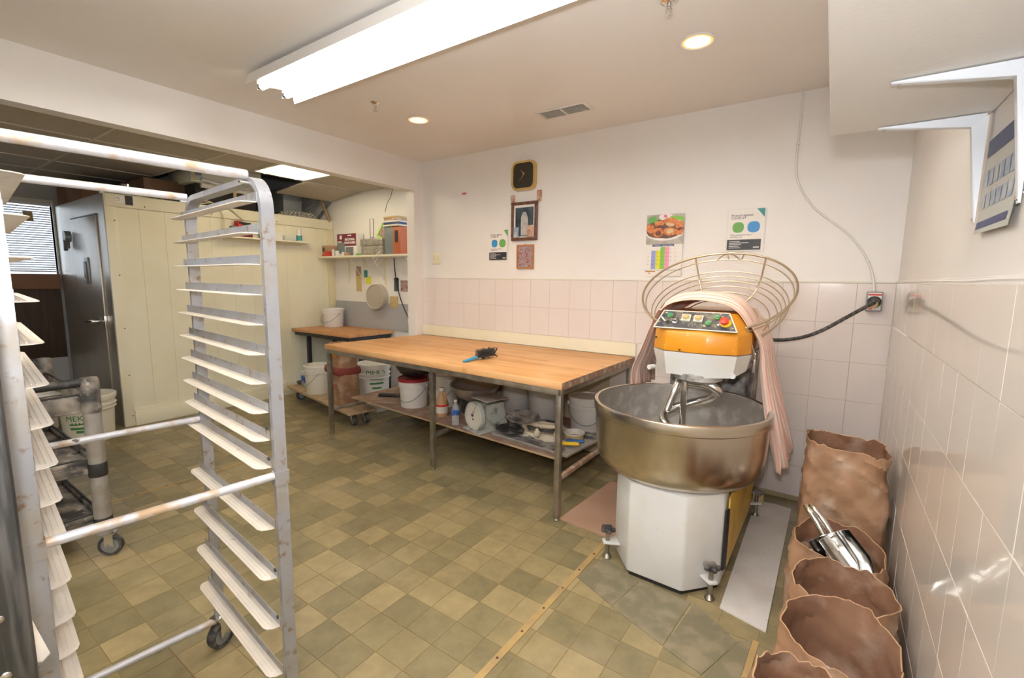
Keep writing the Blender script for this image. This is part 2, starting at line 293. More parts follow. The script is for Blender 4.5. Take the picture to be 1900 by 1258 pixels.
# ------------------------------------------------------------------ builders (world coordinates)
class MB:
    def __init__(s, mat=None): s.b = bmesh.new(); s.m = mat or Matrix.Identity(4); s.uv = None
    def v(s, p): return s.b.verts.new(s.m @ Vector(p))
    def face(s, vs, mi=0):
        try: f = s.b.faces.new(vs); f.material_index = mi; return f
        except ValueError: return None
    def box(s, x0, x1, y0, y1, z0, z1, bev=0.0, mi=0, seg=2):
        vs = [s.v(p) for p in ((x0,y0,z0),(x1,y0,z0),(x1,y1,z0),(x0,y1,z0),(x0,y0,z1),(x1,y0,z1),(x1,y1,z1),(x0,y1,z1))]
        fs = [s.face([vs[i] for i in q], mi) for q in ((3,2,1,0),(4,5,6,7),(0,1,5,4),(1,2,6,5),(2,3,7,6),(3,0,4,7))]
        if bev:
            es = list({e for f in fs for e in f.edges})
            r = bmesh.ops.bevel(s.b, geom=es, offset=bev, segments=seg, profile=.5, affect='EDGES', clamp_overlap=True)
            for f in r['faces']: f.material_index = mi
        return s
    def cbox(s, c, sz, rz=0, bev=0, mi=0, rx=0, ry=0):
        old = s.m; s.m = old @ Matrix.Translation(c) @ Matrix.Rotation(rz, 4, 'Z') @ Matrix.Rotation(ry, 4, 'Y') @ Matrix.Rotation(rx, 4, 'X')
        s.box(-sz[0]/2, sz[0]/2, -sz[1]/2, sz[1]/2, -sz[2]/2, sz[2]/2, bev, mi); s.m = old; return s
    def prism(s, poly, z0, z1, mi=0, top=None, bev=0):
        """poly at z0 (list of xy); optional top polygon"""
        top = top or poly; n = len(poly)
        a = [s.v((p[0], p[1], z0)) for p in poly]; b = [s.v((p[0], p[1], z1)) for p in top]
        fs = [s.face(a[::-1], mi), s.face(b, mi)] + [s.face([a[i], a[(i+1)%n], b[(i+1)%n], b[i]], mi) for i in range(n)]
        if bev:
            es = list({e for f in fs if f for e in f.edges})
            bmesh.ops.bevel(s.b, geom=es, offset=bev, segments=2, profile=.5, affect='EDGES', clamp_overlap=True)
        return s
    def hull(s, a, b, mi=0):
        """two rings of 3D points, capped"""
        n = len(a); A = [s.v(p) for p in a]; B = [s.v(p) for p in b]
        s.face(A[::-1], mi); s.face(B, mi)
        for i in range(n): s.face([A[i], A[(i+1)%n], B[(i+1)%n], B[i]], mi)
        return s
    def tube(s, pts, r, seg=8, closed=False, cap=True, mi=0, sq=None):
        pts = [Vector(p) for p in pts]; n = len(pts); rs = r if isinstance(r, (list, tuple)) else [r] * n
        rings = []; up = None
        for i, p in enumerate(pts):
            if closed: t = pts[(i+1)%n] - pts[i-1]
            else: t = pts[min(i+1, n-1)] - pts[max(i-1, 0)]
            t.normalize()
            if up is None:
                up = Vector((0,0,1)) if abs(t.z) < .9 else Vector((0,1,0))
                if sq and len(sq) > 2: up = Vector(sq[2])
            x = t.cross(up)
            if x.length < 1e-5: x = t.cross(Vector((1,0,0)))
            x.normalize(); y = x.cross(t).normalized(); up = y
            if sq: ring = [x*sx*sq[0] + y*sy*sq[1] for sx, sy in ((-1,-1),(1,-1),(1,1),(-1,1))]
            else: ring = [(x*math.cos(2*PI*k/seg) + y*math.sin(2*PI*k/seg))*rs[i] for k in range(seg)]
            rings.append([s.v(p + q) for q in ring])
        m = len(rings[0]); rng = range(n if closed else n-1)
        for i in rng:
            A, B = rings[i], rings[(i+1)%n]
            for k in range(m): s.face([A[k], A[(k+1)%m], B[(k+1)%m], B[k]], mi)
        if cap and not closed: s.face(rings[0][::-1], mi); s.face(rings[-1], mi)
        return s
    def lathe(s, c, prof, seg=32, mi=0, capb=True, capt=False, axis=None):
        """prof: (r, z) up the axis"""
        old = s.m
        if axis is not None: s.m = old @ Matrix.Translation(c) @ Vector((0,0,1)).rotation_difference(Vector(axis)).to_matrix().to_4x4()
        else: s.m = old @ Matrix.Translation(c)
        rings = []
        for r, z in prof:
            rings.append([s.v((r*math.cos(2*PI*k/seg), r*math.sin(2*PI*k/seg), z)) for k in range(seg)] if r > 1e-6 else [s.v((0,0,z))])
        for A, B in zip(rings, rings[1:]):
            for k in range(seg):
                a, b_ = A[k % len(A)], A[(k+1) % len(A)]; c_, d = B[(k+1) % len(B)], B[k % len(B)]
                vs = []
                for q in (a, b_, c_, d):
                    if q not in vs: vs.append(q)
                if len(vs) > 2: s.face(vs, mi)
        if capb and len(rings[0]) > 2: s.face(rings[0][::-1], mi)
        if capt and len(rings[-1]) > 2: s.face(rings[-1], mi)
        s.m = old; return s
    def cyl(s, c, r, z0, z1, seg=20, mi=0, axis=None): return s.lathe(c, [(r, z0), (r, z1)], seg, mi, True, True, axis)
    def ball(s, c, r, seg=12, mi=0, sc=(1,1,1)):
        old = s.m; s.m = old @ Matrix.Translation(c) @ Matrix.Diagonal((*sc, 1))
        s.lathe((0,0,0), [(0,-r)] + [(r*math.cos(a), r*math.sin(a)) for a in [(-.5 + (i+1)/7)*PI for i in range(6)]] + [(0,r)], seg, mi, False)
        s.m = old; return s
    def grid(s, fn, nu, nv, mi=0, wrap=False, uv=False):
        vs = [[s.v(fn(i/nu, j/nv)) for j in range(nv+1)] for i in range(nu if wrap else nu+1)]
        lay = s.b.loops.layers.uv.verify() if uv else None
        for i in range(nu):
            for j in range(nv):
                i2 = (i+1) % len(vs)
                f = s.face([vs[i][j], vs[i2][j], vs[i2][j+1], vs[i][j+1]], mi)
                if uv and f:
                    for l, (a, b_) in zip(f.loops, ((i,j),(i+1,j),(i+1,j+1),(i,j+1))): l[lay].uv = (a/nu, b_/nv)
        return s
    def build(s, name, mats, parent=None, smooth=35, **props):
        inv = Matrix.Identity(4)
        if parent is not None: inv = world_of(parent).inverted()
        bmesh.ops.recalc_face_normals(s.b, faces=s.b.faces)
        s.b.transform(inv)
        me = bpy.data.meshes.new(name); s.b.to_mesh(me); s.b.free()
        for m in (mats if isinstance(mats, (list, tuple)) else [mats]): me.materials.append(K[m] if isinstance(m, str) else m)
        if smooth:
            me.shade_smooth(); me.set_sharp_from_angle(angle=math.radians(smooth))
        o = bpy.data.objects.new(name, me); COL.objects.link(o); o.parent = parent
        for k, v_ in props.items(): o[k] = v_
        return o
def world_of(o):
    m = Matrix.Translation(o.location) @ Matrix.Rotation(o.rotation_euler.z, 4, 'Z')
    return world_of(o.parent) @ m if o.parent else m
def thing(name, label, cat, loc=(0,0,0), group=None):
    o = bpy.data.objects.new(name, None); COL.objects.link(o); o.location = loc; o.empty_display_size = .05
    o['label'] = label; o['category'] = cat
    if group: o['group'] = group
    return o
def tag(o, label, cat, group=None):
    o['label'] = label; o['category'] = cat
    if group: o['group'] = group
    return o
def struct(o): o['kind'] = 'structure'; return o
def inst(src, name, loc, parent, rot=(0,0,0)):
    o = bpy.data.objects.new(name, src.data if hasattr(src, 'data') else src); COL.objects.link(o); o.parent = parent; o.location = loc; o.rotation_euler = rot; return o
def dup(root, loc, label=None, rz=0.0):
    r = root.copy(); COL.objects.link(r); r.location = loc; r.rotation_euler = (0,0,rz)
    if label: r['label'] = label
    for ch in list(root.children):
        c = ch.copy(); COL.objects.link(c); c.parent = r
        for g in list(ch.children):
            d = g.copy(); COL.objects.link(d); d.parent = c
    return r
def text(body, size, org, right, up, mat, parent, name='lettering', depth=.0006, align='LEFT', bold=0.0, width=None):
    cu = bpy.data.curves.new(name, 'FONT'); cu.body = body; cu.size = size; cu.extrude = depth; cu.align_x = align; cu.offset = bold; cu.resolution_u = 2
    t = bpy.data.objects.new(name, cu); COL.objects.link(t)
    me = bpy.data.meshes.new_from_object(t.evaluated_get(bpy.context.evaluated_depsgraph_get()))
    bpy.data.objects.remove(t); bpy.data.curves.remove(cu)
    x = Vector(right).normalized(); y = Vector(up).normalized(); z = x.cross(y)
    if width and me.vertices:
        xs = [v.co.x for v in me.vertices]; k = width / max(max(xs)-min(xs), 1e-6)
        for v in me.vertices: v.co.x *= k
    mm = Matrix(((x.x,y.x,z.x,org[0]),(x.y,y.y,z.y,org[1]),(x.z,y.z,z.z,org[2]),(0,0,0,1)))
    me.transform(world_of(parent).inverted() @ mm)
    me.materials.clear(); me.materials.append(K[mat]); me.name = name
    o = bpy.data.objects.new(name, me); COL.objects.link(o); o.parent = parent; return o
def caster(parent, x, y, r=.05, w_=.03, ang=0.0, z_top=.13):
    """swivel caster: wheel (tyre, hub) and fork, as parts"""
    m = Matrix.Translation((x, y, 0)) @ Matrix.Rotation(ang, 4, 'Z')
    a = MB(m); a.lathe((0, 0, r), [(r*.72,-w_/2),(r*.95,-w_/2),(r,-w_*.3),(r,w_*.3),(r*.95,w_/2),(r*.72,w_/2)], 24, capb=False, axis=(0,1,0))
    wh = a.build('caster_wheel', 'rubber', parent)
    b = MB(m); b.lathe((0, 0, r), [(r*.74,-w_*.4),(r*.74,w_*.4)], 20, capb=True, capt=True, axis=(0,1,0)); b.cyl((0,0,r), r*.2, -w_*.7, w_*.7, 10, axis=(0,1,0))
    b.build('hub', 'greymetal', wh)
    c = MB(m)
    for sg in (-1, 1): c.box(-r*.35, r*.35, sg*w_*.62-.002, sg*w_*.62+.002, r*.9, z_top-.012)
    c.box(-r*.5, r*.5, -w_*.72, w_*.72, z_top-.014, z_top-.006); c.cyl((0,0,0), r*.3, z_top-.006, z_top, 12)
    c.build('caster_fork', 'chrome', parent)
# ================================================================== THE SETTING
XR, YB, XL, ZC = 0.305, 3.513, -3.574, 2.635
floor = struct(MB().box(-7.4, .45, -2.7, 3.9, -.05, -.0014).build('floor', 'floorbase', smooth=0))
G = .1525
tile_src = MB().box(-.0748, .0748, -.0748, .0748, -.004, 0).build('floor_tile', 'floor', smooth=0)
tile_me = tile_src.data; bpy.data.objects.remove(tile_src)
ci = cam.matrix_world.inverted()
cand = []
for i in range(-41, 9):
    for j in range(-24, 18):
        x, y = -1.05 + (i + .5)*G, 1.05 + (j + .5)*G
        if x > XR + .02 or y > 3.74 or y < -2.55 or x < -7.1 or (x > XL and y > YB): continue
        p = ci @ Vector((x, y, 0)); ok = p.z < -.1 and abs(p.x/-p.z) < 1.15 and abs(p.y/-p.z) < .78
        cand.append((0 if ok else 1, p.length, x, y))
cand.sort()
for k, (f, d, x, y) in enumerate(cand[:300]):
    inst(tile_me, 'floor_tile', (x, y, 0), floor)
mb = MB()
for f, d, x, y in cand[300:]:
    mb.box(x-.0748, x+.0748, y-.0748, y+.0748, -.004, 0)
mb.build('floor_tile_field', 'floor', floor, 0, kind='stuff')
# seam strips between the two sheets of flooring, held by screws
def seam(x0, y0, x1, y1, wd, name='seam_strip'):
    d = Vector((x1-x0, y1-y0, 0)).normalized(); n = Vector((-d.y, d.x, 0))*wd/2
    a = [(x0-n.x, y0-n.y), (x1-n.x, y1-n.y), (x1+n.x, y1+n.y), (x0+n.x, y0+n.y)]
    o = MB().prism(a, -.002, .0035).build(name, 'seam', floor, 0)
    s_ = MB(); L = math.hypot(x1-x0, y1-y0)
    for k in range(int(L/.17)):
        p = Vector((x0, y0, 0)) + d*(.09 + .17*k); s_.cyl((p.x, p.y, 0), .006, .003, .0048, 8)
    s_.build('strip_screw', 'frameb', o, kind='stuff')
seam(-.958, .70, -.930, 2.36, .030)
seam(-3.705, .55, -3.665, 3.39, .018)
seam(-.155, 1.66, -.14, 1.98, .022)
# darker slate patches let into the floor around the mixer's feet
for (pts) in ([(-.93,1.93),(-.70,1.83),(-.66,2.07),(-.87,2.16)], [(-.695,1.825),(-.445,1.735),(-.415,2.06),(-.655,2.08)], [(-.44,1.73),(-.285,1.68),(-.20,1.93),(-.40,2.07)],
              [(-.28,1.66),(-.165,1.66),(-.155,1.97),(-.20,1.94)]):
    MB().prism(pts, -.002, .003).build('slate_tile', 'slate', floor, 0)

wall_back = struct(MB().box(XL, XR+.15, YB+.006, YB+.13, 0, 3.0).build('wall_back', 'wall', smooth=0))
wall_right = struct(MB().box(XR+.006, XR+.14, -2.7, YB+.006, 0, 3.0).build('wall_right', 'wall', smooth=0))
mb = MB(); mb.box(XL-.112, XL, -2.7, 3.396, 2.337, 3.0); mb.box(XL-.112, XL, 3.396, YB+.13, 0, 3.0)
wall_left = struct(mb.build('wall_left', 'wall', smooth=0))
struct(MB().box(XL, XR+.1, -2.7, YB+.1, ZC, ZC+.08).build('ceiling', 'ceil', smooth=0))
struct(MB().box(-7.4, XR+.14, -2.8, -2.66, 0, 3.0).build('wall_front', 'wall', smooth=0))
wall_alcove = struct(MB().box(-7.4, XL-.112, 3.75, 3.87, 0, 3.0).build('wall_alcove', 'wall', smooth=0))
mb = MB(); XF = -7.15
mb.box(XF-.1, XF, -2.7, -.75, 0, 3.0); mb.box(XF-.1, XF, 1.40, 3.75, 0, 3.0); mb.box(XF-.1, XF, -.75, 1.40, 0, 1.45); mb.box(XF-.1, XF, -.75, 1.40, 2.215, 3.0)
wall_far = struct(mb.build('wall_far', 'greywall', smooth=0))
struct(MB().box(-7.4, XL, -2.7, 3.87, 3.0, 3.08).build('ceiling', 'deck', smooth=0))
# grout beds and glazed tiles
TW, TH = .1957, .2425
tp = MB(); tp.box(-TW/2+.0008, TW/2-.0008, -.004, .004, -TH/2+.0010, TH/2-.0010  , .0006, seg=1); t_ = tp.build('wall_tile', 'tile', smooth=0); tmb = t_.data; bpy.data.objects.remove(t_)
tp = MB(); tp.box(-.004, .004, -TW/2+.0008, TW/2-.0008, -TH/2+.0010, TH/2-.0010  , .0006, seg=1); t_ = tp.build('wall_tile', 'tile_r', smooth=0); tmr = t_.data; bpy.data.objects.remove(t_)
MB().box(XL+.02, XR, YB+.001, YB+.008, 0, 6*TH).build('grout_bed', 'grout', wall_back, 0)
MB().box(XR+.001, XR+.008, -2.6, YB, 0, 6*TH).build('grout_bed', 'grout', wall_right, 0)
rr = random.Random(3)
for r in range(6):
    for c in range(-18, 2):
        x = .121 + (c-.5)*TW
        if r < 3 and x < -1.35: continue
        part = x - TW/2 < XL
        z = (r+.5)*TH
        if x + TW/2 < XL + .02: continue
        o = inst(tmb, 'wall_tile', (x, YB+.002, z), wall_back, (rr.gauss(0,.0022), 0, rr.gauss(0,.0022)))
        if part: wd = x + TW/2 - XL - .002; o.scale.x = wd/TW; o.location.x = XL + .002 + wd/2
        if x + TW/2 > XR + .01: o.scale.x = (XR - .121 - .002)/TW; o.location.x = (XR + .121)/2
    for c in range(0, 17):
        y = YB - (c+.5)*TW - .02
        inst(tmr, 'wall_tile', (XR+.002, y, (r+.5)*TH), wall_right, (0, rr.gauss(0,.0022), rr.gauss(0,.0022)))
mb = MB(); mb.box(XL+.02, XR-.004, YB-.004, YB+.008, 6*TH, 6*TH+.012, .003); struct(mb.build('trim_1', 'ivory'))
mb = MB(); mb.grid(lambda u, v: (XR - .004*math.sin(PI*v) , -2.5 + u*6.0, 6*TH + .018*v + .003*noise.noise((u*22, v, 0))), 90, 2)
mb.box(XR-.002, XR+.008, -2.5, 3.5, 6*TH-.002, 6*TH+.016); struct(mb.build('trim_2', 'wall'))
struct(MB().box(-.9, XR, YB-.006, YB+.004, 0, .035, .003).build('baseboard_back', 'curb'))

# ---------------------------------------------------------------- alcove: dropped ceiling, window, panel
mb = MB(); ZD = 2.50
xs = [-3.69, -4.27, -4.87, -5.47, -6.07, -6.67, -7.15]; ys = [-2.6, -1.17, .03, 1.23, 2.0, 2.43, 3.0, 3.75]
alc = struct(MB().box(-3.70, -3.689, -2.6, 3.75, ZD-.02, ZD+.01).build('ceiling', 'grid', smooth=0))
for i in range(len(xs)-1):
    for j in range(len(ys)-1):
        x1, x0, y0, y1 = xs[i], xs[i+1], ys[j], ys[j+1]
        if (x1 <= -5.4 and y0 > 1.9) or (x1 <= -4.8 and 1.9 < y0 < 2.9): continue
        if abs(x1+4.27) < .01 and abs(y0-2.43) < .01: continue
        if abs(x1+4.87) < .01 and y0 > 2.4:
            m = MB(); m.cbox(((x0+x1)/2, (y0+y1)/2, ZD-.035), (x1-x0-.02, y1-y0-.02, .014), ry=-.10); m.build('ceiling_board', 'drop', alc, 0); continue
        MB().box(x0+.012, x1-.012, y0+.012, y1-.012, ZD+.002, ZD+.016).build('ceiling_board', 'drop', alc, 0)
for x in xs[1:-1]: MB().box(x-.012, x+.012, -2.6, 3.75 if x > -4.9 else 2.0, ZD-.004, ZD+.03).build('ceiling_grid_bar', 'grid', alc, 0)
for y in ys[1:-1]: MB().box(-7.15 if y < 2.2 else -4.9, -3.69, y-.012, y+.012, ZD-.003, ZD+.03).build('ceiling_grid_bar', 'grid', alc, 0)
# window with venetian blind
win = struct(MB().box(XF-.07, XF-.055, -.75, 1.40, 1.45, 2.215).build('window_1', 'glass', smooth=0))
mb = MB(); mb.box(XF-.09, XF+.01, -.79, -.75, 1.41, 2.255); mb.box(XF-.09, XF+.01, 1.40, 1.415, 1.41, 2.255); mb.box(XF-.09, XF+.01, -.75, 1.40, 1.41, 1.45); mb.box(XF-.09, XF+.01, -.75, 1.40, 2.215, 2.255); mb.box(XF-.08, XF-.04, .3, .34, 1.45, 2.215)
mb.build('window_frame', 'ivory', win, 0)
bl = thing('venetian_blind', 'white venetian blind lowered over the far window', 'blind', (XF+.03, .32, 2.20))
MB().box(XF+.012, XF+.05, -.74, 1.39, 2.185, 2.215, .003).build('head_rail', 'blind', bl)
sl = MB(); sl.cbox((0,0,0), (.026, 2.11, .0014), ry=.62); s_ = sl.build('slat', 'blind', smooth=0); sme = s_.data; bpy.data.objects.remove(s_)
for k in range(28): inst(sme, 'slat', (0, 0, -.035 - k*.0245), bl)
for y in (-.4, .3, 1.1): MB().tube([(XF+.03, y, 2.19), (XF+.03, y, 1.48)], .0012, 5).build('cord', 'white', bl)
MB().box(XF+.018, XF+.042, -.73, 1.385, 1.475, 1.49).build('bottom_rail', 'blind', bl)
tag(MB().cbox((XF+.052, 1.20, 2.06), (.002, .075, .10), rx=.05).build('paper_note', 'ochre'), 'small tan note stuck on the window blind', 'note')
pn = thing('laminate_panel', 'large dark brown laminate panel standing below the blind', 'panel', (XF+.03, .3, .5))
MB().box(XF+.012, XF+.05, -.74, 1.39, .525, 1.29, .004).build('panel_board', 'brownpanel', pn)
MB().box(XF+.012, XF+.075, -.74, 1.395, 1.29, 1.455, .005).build('top_rail', 'brownpanel2', pn)
MB().box(XF+.012, XF+.045, -.74, 1.39, .0, .525, .004).build('lower_panel', 'greywall', pn)

# ---------------------------------------------------------------- ceiling fixtures of the work room
fx = thing('fluorescent_fixture', 'long two-tube fluorescent fixture on the ceiling near the beam', 'light', (-1.65, 1.58, ZC), 'fluorescent fixtures')
x0, x1, yc = -2.87, -.43, 1.585
def cross(x, pts): return [(x, yc+p[0], ZC+p[1]) for p in pts]
prof = [(-.055,-.0005),(.055,-.0005),(.055,-.055),(-.055,-.055)]
mb = MB(); mb.hull(cross(x0, prof), cross(x1, prof)); mb.build('fixture_body', 'white', fx, 0)
mb = MB()
for sg in (-1, 1):
    q = [(sg*.0,-.056),(sg*.128,-.026),(sg*.128,-.029),(sg*.0,-.0595)]
    mb.hull(cross(x0-.01, q), cross(x1+.01, q))
mb.build('reflector', 'white', fx, 0)
for sg, zl in ((-1, -.088), (1, -.105)):
    q = [(sg*.126,-.022),(sg*.129,-.022),(sg*.150,zl),(sg*.147,zl)]
    MB().hull(cross(x0-.01, q), cross(x1+.01, q)).build('side_reflector', 'white', fx, 0)
for sg in (-1, 1):
    y = yc + sg*.075
    tb = MB().cyl((0, y, ZC-.082), .019, x0+.03, x1-.03, 14, axis=(1,0,0)).build('fluorescent_tube', 'tube', fx)
    for xe, a in ((x0+.012, 1), (x1-.036, 1)): MB().cyl((0, y, ZC-.082), .0195, xe, xe+.024, 14, axis=(1,0,0)).build('tube_cap', 'chrome', tb)
    mb = MB()
    for xe in (x0, x1-.014): mb.box(xe, xe+.014, y-.012, y+.012, ZC-.10, ZC-.045)
    mb.build('lamp_holder', 'white', fx, 0)
mb = MB()
for k in range(6): mb.cyl((x0+.2+k*.42, yc-.0555, ZC-.03), .004, 0, .0015, 8, axis=(0,-1,0))
mb.build('rivet', 'greymetal', fx, kind='stuff')
fx2 = dup(fx, (-1.25, -.75, ZC), 'long two-tube fluorescent fixture on the ceiling behind the viewer')
for ch in fx2.children:
    if ch.name.startswith('fluorescent_tube'): ch.data = ch.data.copy(); ch.data.materials[0] = K['tube2']
def potlight(x, y, label):
    t = thing('recessed_light', label, 'light', (x, y, ZC), 'recessed lights')
    MB().lathe((x, y, ZC), [(.086,-.0005),(.088,-.005),(.082,-.008),(.074,-.006),(.072,.0)], 36, capb=False).build('trim_ring', 'white', t)
    MB().lathe((x, y, ZC), [(.062,-.005),(.045,-.0067),(.0,-.008)], 32, capb=False).build('lamp_lens', 'potl', t)
    MB().lathe((x, y, ZC), [(.072,-.003),(.062,-.005)], 32, capb=False).build('lens_edge', 'potr', t)
potlight(-.652, 2.53, 'round recessed ceiling light above the dough mixer')
potlight(-2.662, 2.585, 'round recessed ceiling light nearest the beam')
def sprinkler(x, y, label):
    t = thing('sprinkler', label, 'sprinkler', (x, y, ZC), 'ceiling sprinklers')
    MB().lathe((x, y, ZC), [(.036,-.0005),(.036,-.004),(.022,-.012),(.012,-.014)], 24, capt=True).build('escutcheon', 'chrome', t)
    MB().lathe((x, y, ZC), [(.010,-.012),(.010,-.024),(.007,-.026),(.007,-.03)], 12, capt=True).build('nozzle', 'chrome', t)
    m = MB()
    for sg in (-1, 1): m.tube([(x+sg*.008, y, ZC-.026), (x+sg*.014, y, ZC-.038), (x+sg*.004, y, ZC-.055)], .0022, 6)
    m.build('yoke', 'chrome', t)
    MB().tube([(x, y, ZC-.03), (x, y, ZC-.054)], .003, 8).build('bulb', 'chrome', t)
    MB().lathe((x, y, ZC), [(.004,-.054),(.014,-.057),(.014,-.058),(.0,-.06)], 14, capb=True).build('deflector', 'chrome', t)
sprinkler(-.672, 2.12, 'chrome sprinkler on the ceiling above the mixer')
sprinkler(-2.662, 2.185, 'chrome sprinkler on the ceiling near the lit fixture')
vt = thing('ceiling_vent', 'white rectangular air vent flush in the ceiling', 'vent', (-1.66, 3.01, ZC))
vm = Matrix.Translation((-1.655, 3.012, ZC))
MB(vm).box(-.20,.20,-.085,.085,-.005,-.0005,.002).build('vent_frame', 'white', vt)
MB(vm).box(-.17,.17,-.06,.06,-.0062,-.0048).build('vent_recess', 'grey', vt, 0)
sm = MB(vm); sm.cbox((0,0,-.009),(.335,.008,.0015), rx=.5); s_ = sm.build('vent_slat', 'ivory', vt, 0); bpy.data.objects.remove(s_)
for k in range(9):
    MB(vm).cbox((0, -.052+k*.013, -.009), (.335, .009, .0015), rx=.6).build('vent_slat', 'ivory', vt, 0)
MB(vm).box(-.006,.006,-.06,.06,-.012,-.006).build('vent_bar', 'white', vt, 0)
# alcove troffer
tf = thing('troffer_light', 'square lit troffer in the dropped ceiling behind the beam', 'light', (-4.57, 2.72, ZD))
MB().box(-4.86, -4.28, 2.445, 2.99, ZD+.03, ZD+.04).build('troffer_pan', 'alcp', tf, 0)
mb = MB()
for a in ((-4.868,-4.84,2.435,2.995),(-4.30,-4.272,2.435,2.995),(-4.84,-4.30,2.435,2.46),(-4.84,-4.30,2.97,2.995)): mb.box(*a, ZD-.004, ZD+.04)
mb.build('troffer_frame', 'grid', tf, 0)
for k in range(3): MB().tube([(-4.83, 2.55+k*.165, ZD+.008), (-4.31, 2.55+k*.165, ZD+.008)], .017, 12).build('troffer_tube', 'alcl', tf)

# ---------------------------------------------------------------- shelf on the right wall and its brackets
t = thing('wall_shelf', 'broad white shelf high on the right wall', 'shelf', (.13, .8, 1.905))
MB().box(-.045, XR+.004, -1.2, 1.795, 1.905, 1.93, .002).build('shelf_board', 'wall', t, 0)
def bracket(y, z, label):
    b = thing('shelf_bracket', label, 'bracket', (XR, y, z), 'white shelf brackets')
    for nm, P0, P1, q in (('wall_arm', (XR-.004, y, z-.012), (XR-.004, y, z-.285), (1,0,0)), ('shelf_arm', (XR-.008, y, z-.003), (XR-.235, y, z-.003), (0,0,1))):
        m = MB(); a, c = Vector(P0), Vector(P1); d = (c-a).normalized()
        nrm = Vector((-1,0,0)) if nm == 'wall_arm' else Vector((0,0,-1))
        wy = .014
        s0 = [a+Vector((0,-wy,0)), a+Vector((0,wy,0)), a+Vector((0,wy*.7,0))+nrm*.034, a+Vector((0,-wy*.7,0))+nrm*.034]
        s1 = [c+Vector((0,-wy*.75,0)), c+Vector((0,wy*.75,0)), c+Vector((0,wy*.5,0))+nrm*.003, c+Vector((0,-wy*.5,0))+nrm*.003]
        m.hull(s0, s1); m.build(nm, 'bwhite', b, 0)
    MB().tube([(XR-.012, y, z-.04), (XR-.018, y, z-.018), (XR-.04, y, z-.012)], .011, 10).build('bracket_elbow', 'bwhite', b)
    mm = MB()
    for zz in (z-.05, z-.275): mm.ball((XR-.006 - (.02 if zz > z-.1 else 0), y, zz), .005, 8)
    mm.ball((XR-.22, y, z-.009), .004, 8); mm.build('bracket_screw', 'chrome', b)
bracket(1.775, 1.905, 'white pressed bracket under the far end of the wall shelf')
bracket(1.40, 1.905, 'white pressed bracket nearer the viewer under the wall shelf')
tag(MB().ball((XR+.002, 1.405, 1.642), .006, 10).build('wall_screw', 'chrome'), 'small screw head alone on the right wall beside the glossy chart', 'screw')
# chart hung on the right wall under the shelf
pc = thing('wall_chart', 'glossy picture chart curling off the right wall under shelf', 'poster', (XR-.01, 1.58, 1.7))
def chart(y, z, off=0.0):  # bottom curls away from the wall
    t_ = max(0, (1.68-z)/.12); return (XR - .004 - .010*t_*t_ - off, y, z)
m = MB(); m.grid(lambda u, v: chart(1.725-u*.30, 1.585+v*.235 - .006*u), 6, 8); m.grid(lambda u, v: chart(1.725-u*.30, 1.585+v*.235-.006*u, -.0015), 6, 8); m.build('chart_sheet', 'poster_grey', pc)
for zz, hh, n in ((1.775, .042, 1), (1.700, .040, 6), (1.645, .036, 6), (1.595, .018, 1)):
    for k in range(n):
        wd = .27/n; y1 = 1.715 - k*wd
        m = MB(); m.grid(lambda u, v: chart(y1-u*(wd-.007), zz+v*hh, .0012), 2, 4); m.build('chart_picture', 'poster_blue' if n > 1 else 'navy', pc) if n == 1 else m.build('chart_picture', 'poster_blue', pc)
# ================================================================== BAKERY RACK (nearest the viewer)
F_, N_, LN_ = Vector((-1.876,.72,0)), Vector((-1.252,.66,0)), Vector((-1.31,.171,0))
U_ = (N_-F_).normalized(); W_ = (LN_-N_).normalized(); LF_ = F_ + (LN_-N_)
RH = 1.725
rk = thing('bakery_rack', 'tall worn aluminium bakery rack with many empty tray ledges', 'rack', ((F_+LN_)/2)[:])
FH = RH - .014
def side(a, b):
    """one bent side frame: up the far post, over, down the near post"""
    R = .085; pts = [a+Vector((0,0,.125)), a+Vector((0,0,FH-R))]
    for k in range(1, 7):
        t = k/6*PI/2; pts.append(a + U_*(R-R*math.cos(t)) + Vector((0,0,FH-R+R*math.sin(t))))
    for k in range(0, 7):
        t = k/6*PI/2; pts.append(b - U_*(R-R*math.sin(t)) + Vector((0,0,FH-R+R*math.cos(t))))
    pts.append(b+Vector((0,0,.125)))
    return MB().tube(pts, 0, sq=(.0165, .0085, (U_.x, U_.y, 0)))
def postsq(m, p, z0, z1, su, sw):
    c = [p+U_*i*su+W_*j*sw for i, j in ((-1,-1),(1,-1),(1,1),(-1,1))]
    m.prism([(q.x, q.y) for q in c], z0, z1)
for a, b in ((F_, N_), (LF_, LN_)):
    side(a, b).build('side_frame', 'alu', rk, 40)
    for p in (a, b):
        m = MB(); postsq(m, p, .865, .905, .0115, .0195); m.build('frame_sleeve', 'alu', rk)
ZR = [1.645,1.564,1.482,1.401,1.320,1.238,1.157,1.074,.994,.914,.730,.576,.420,.264]
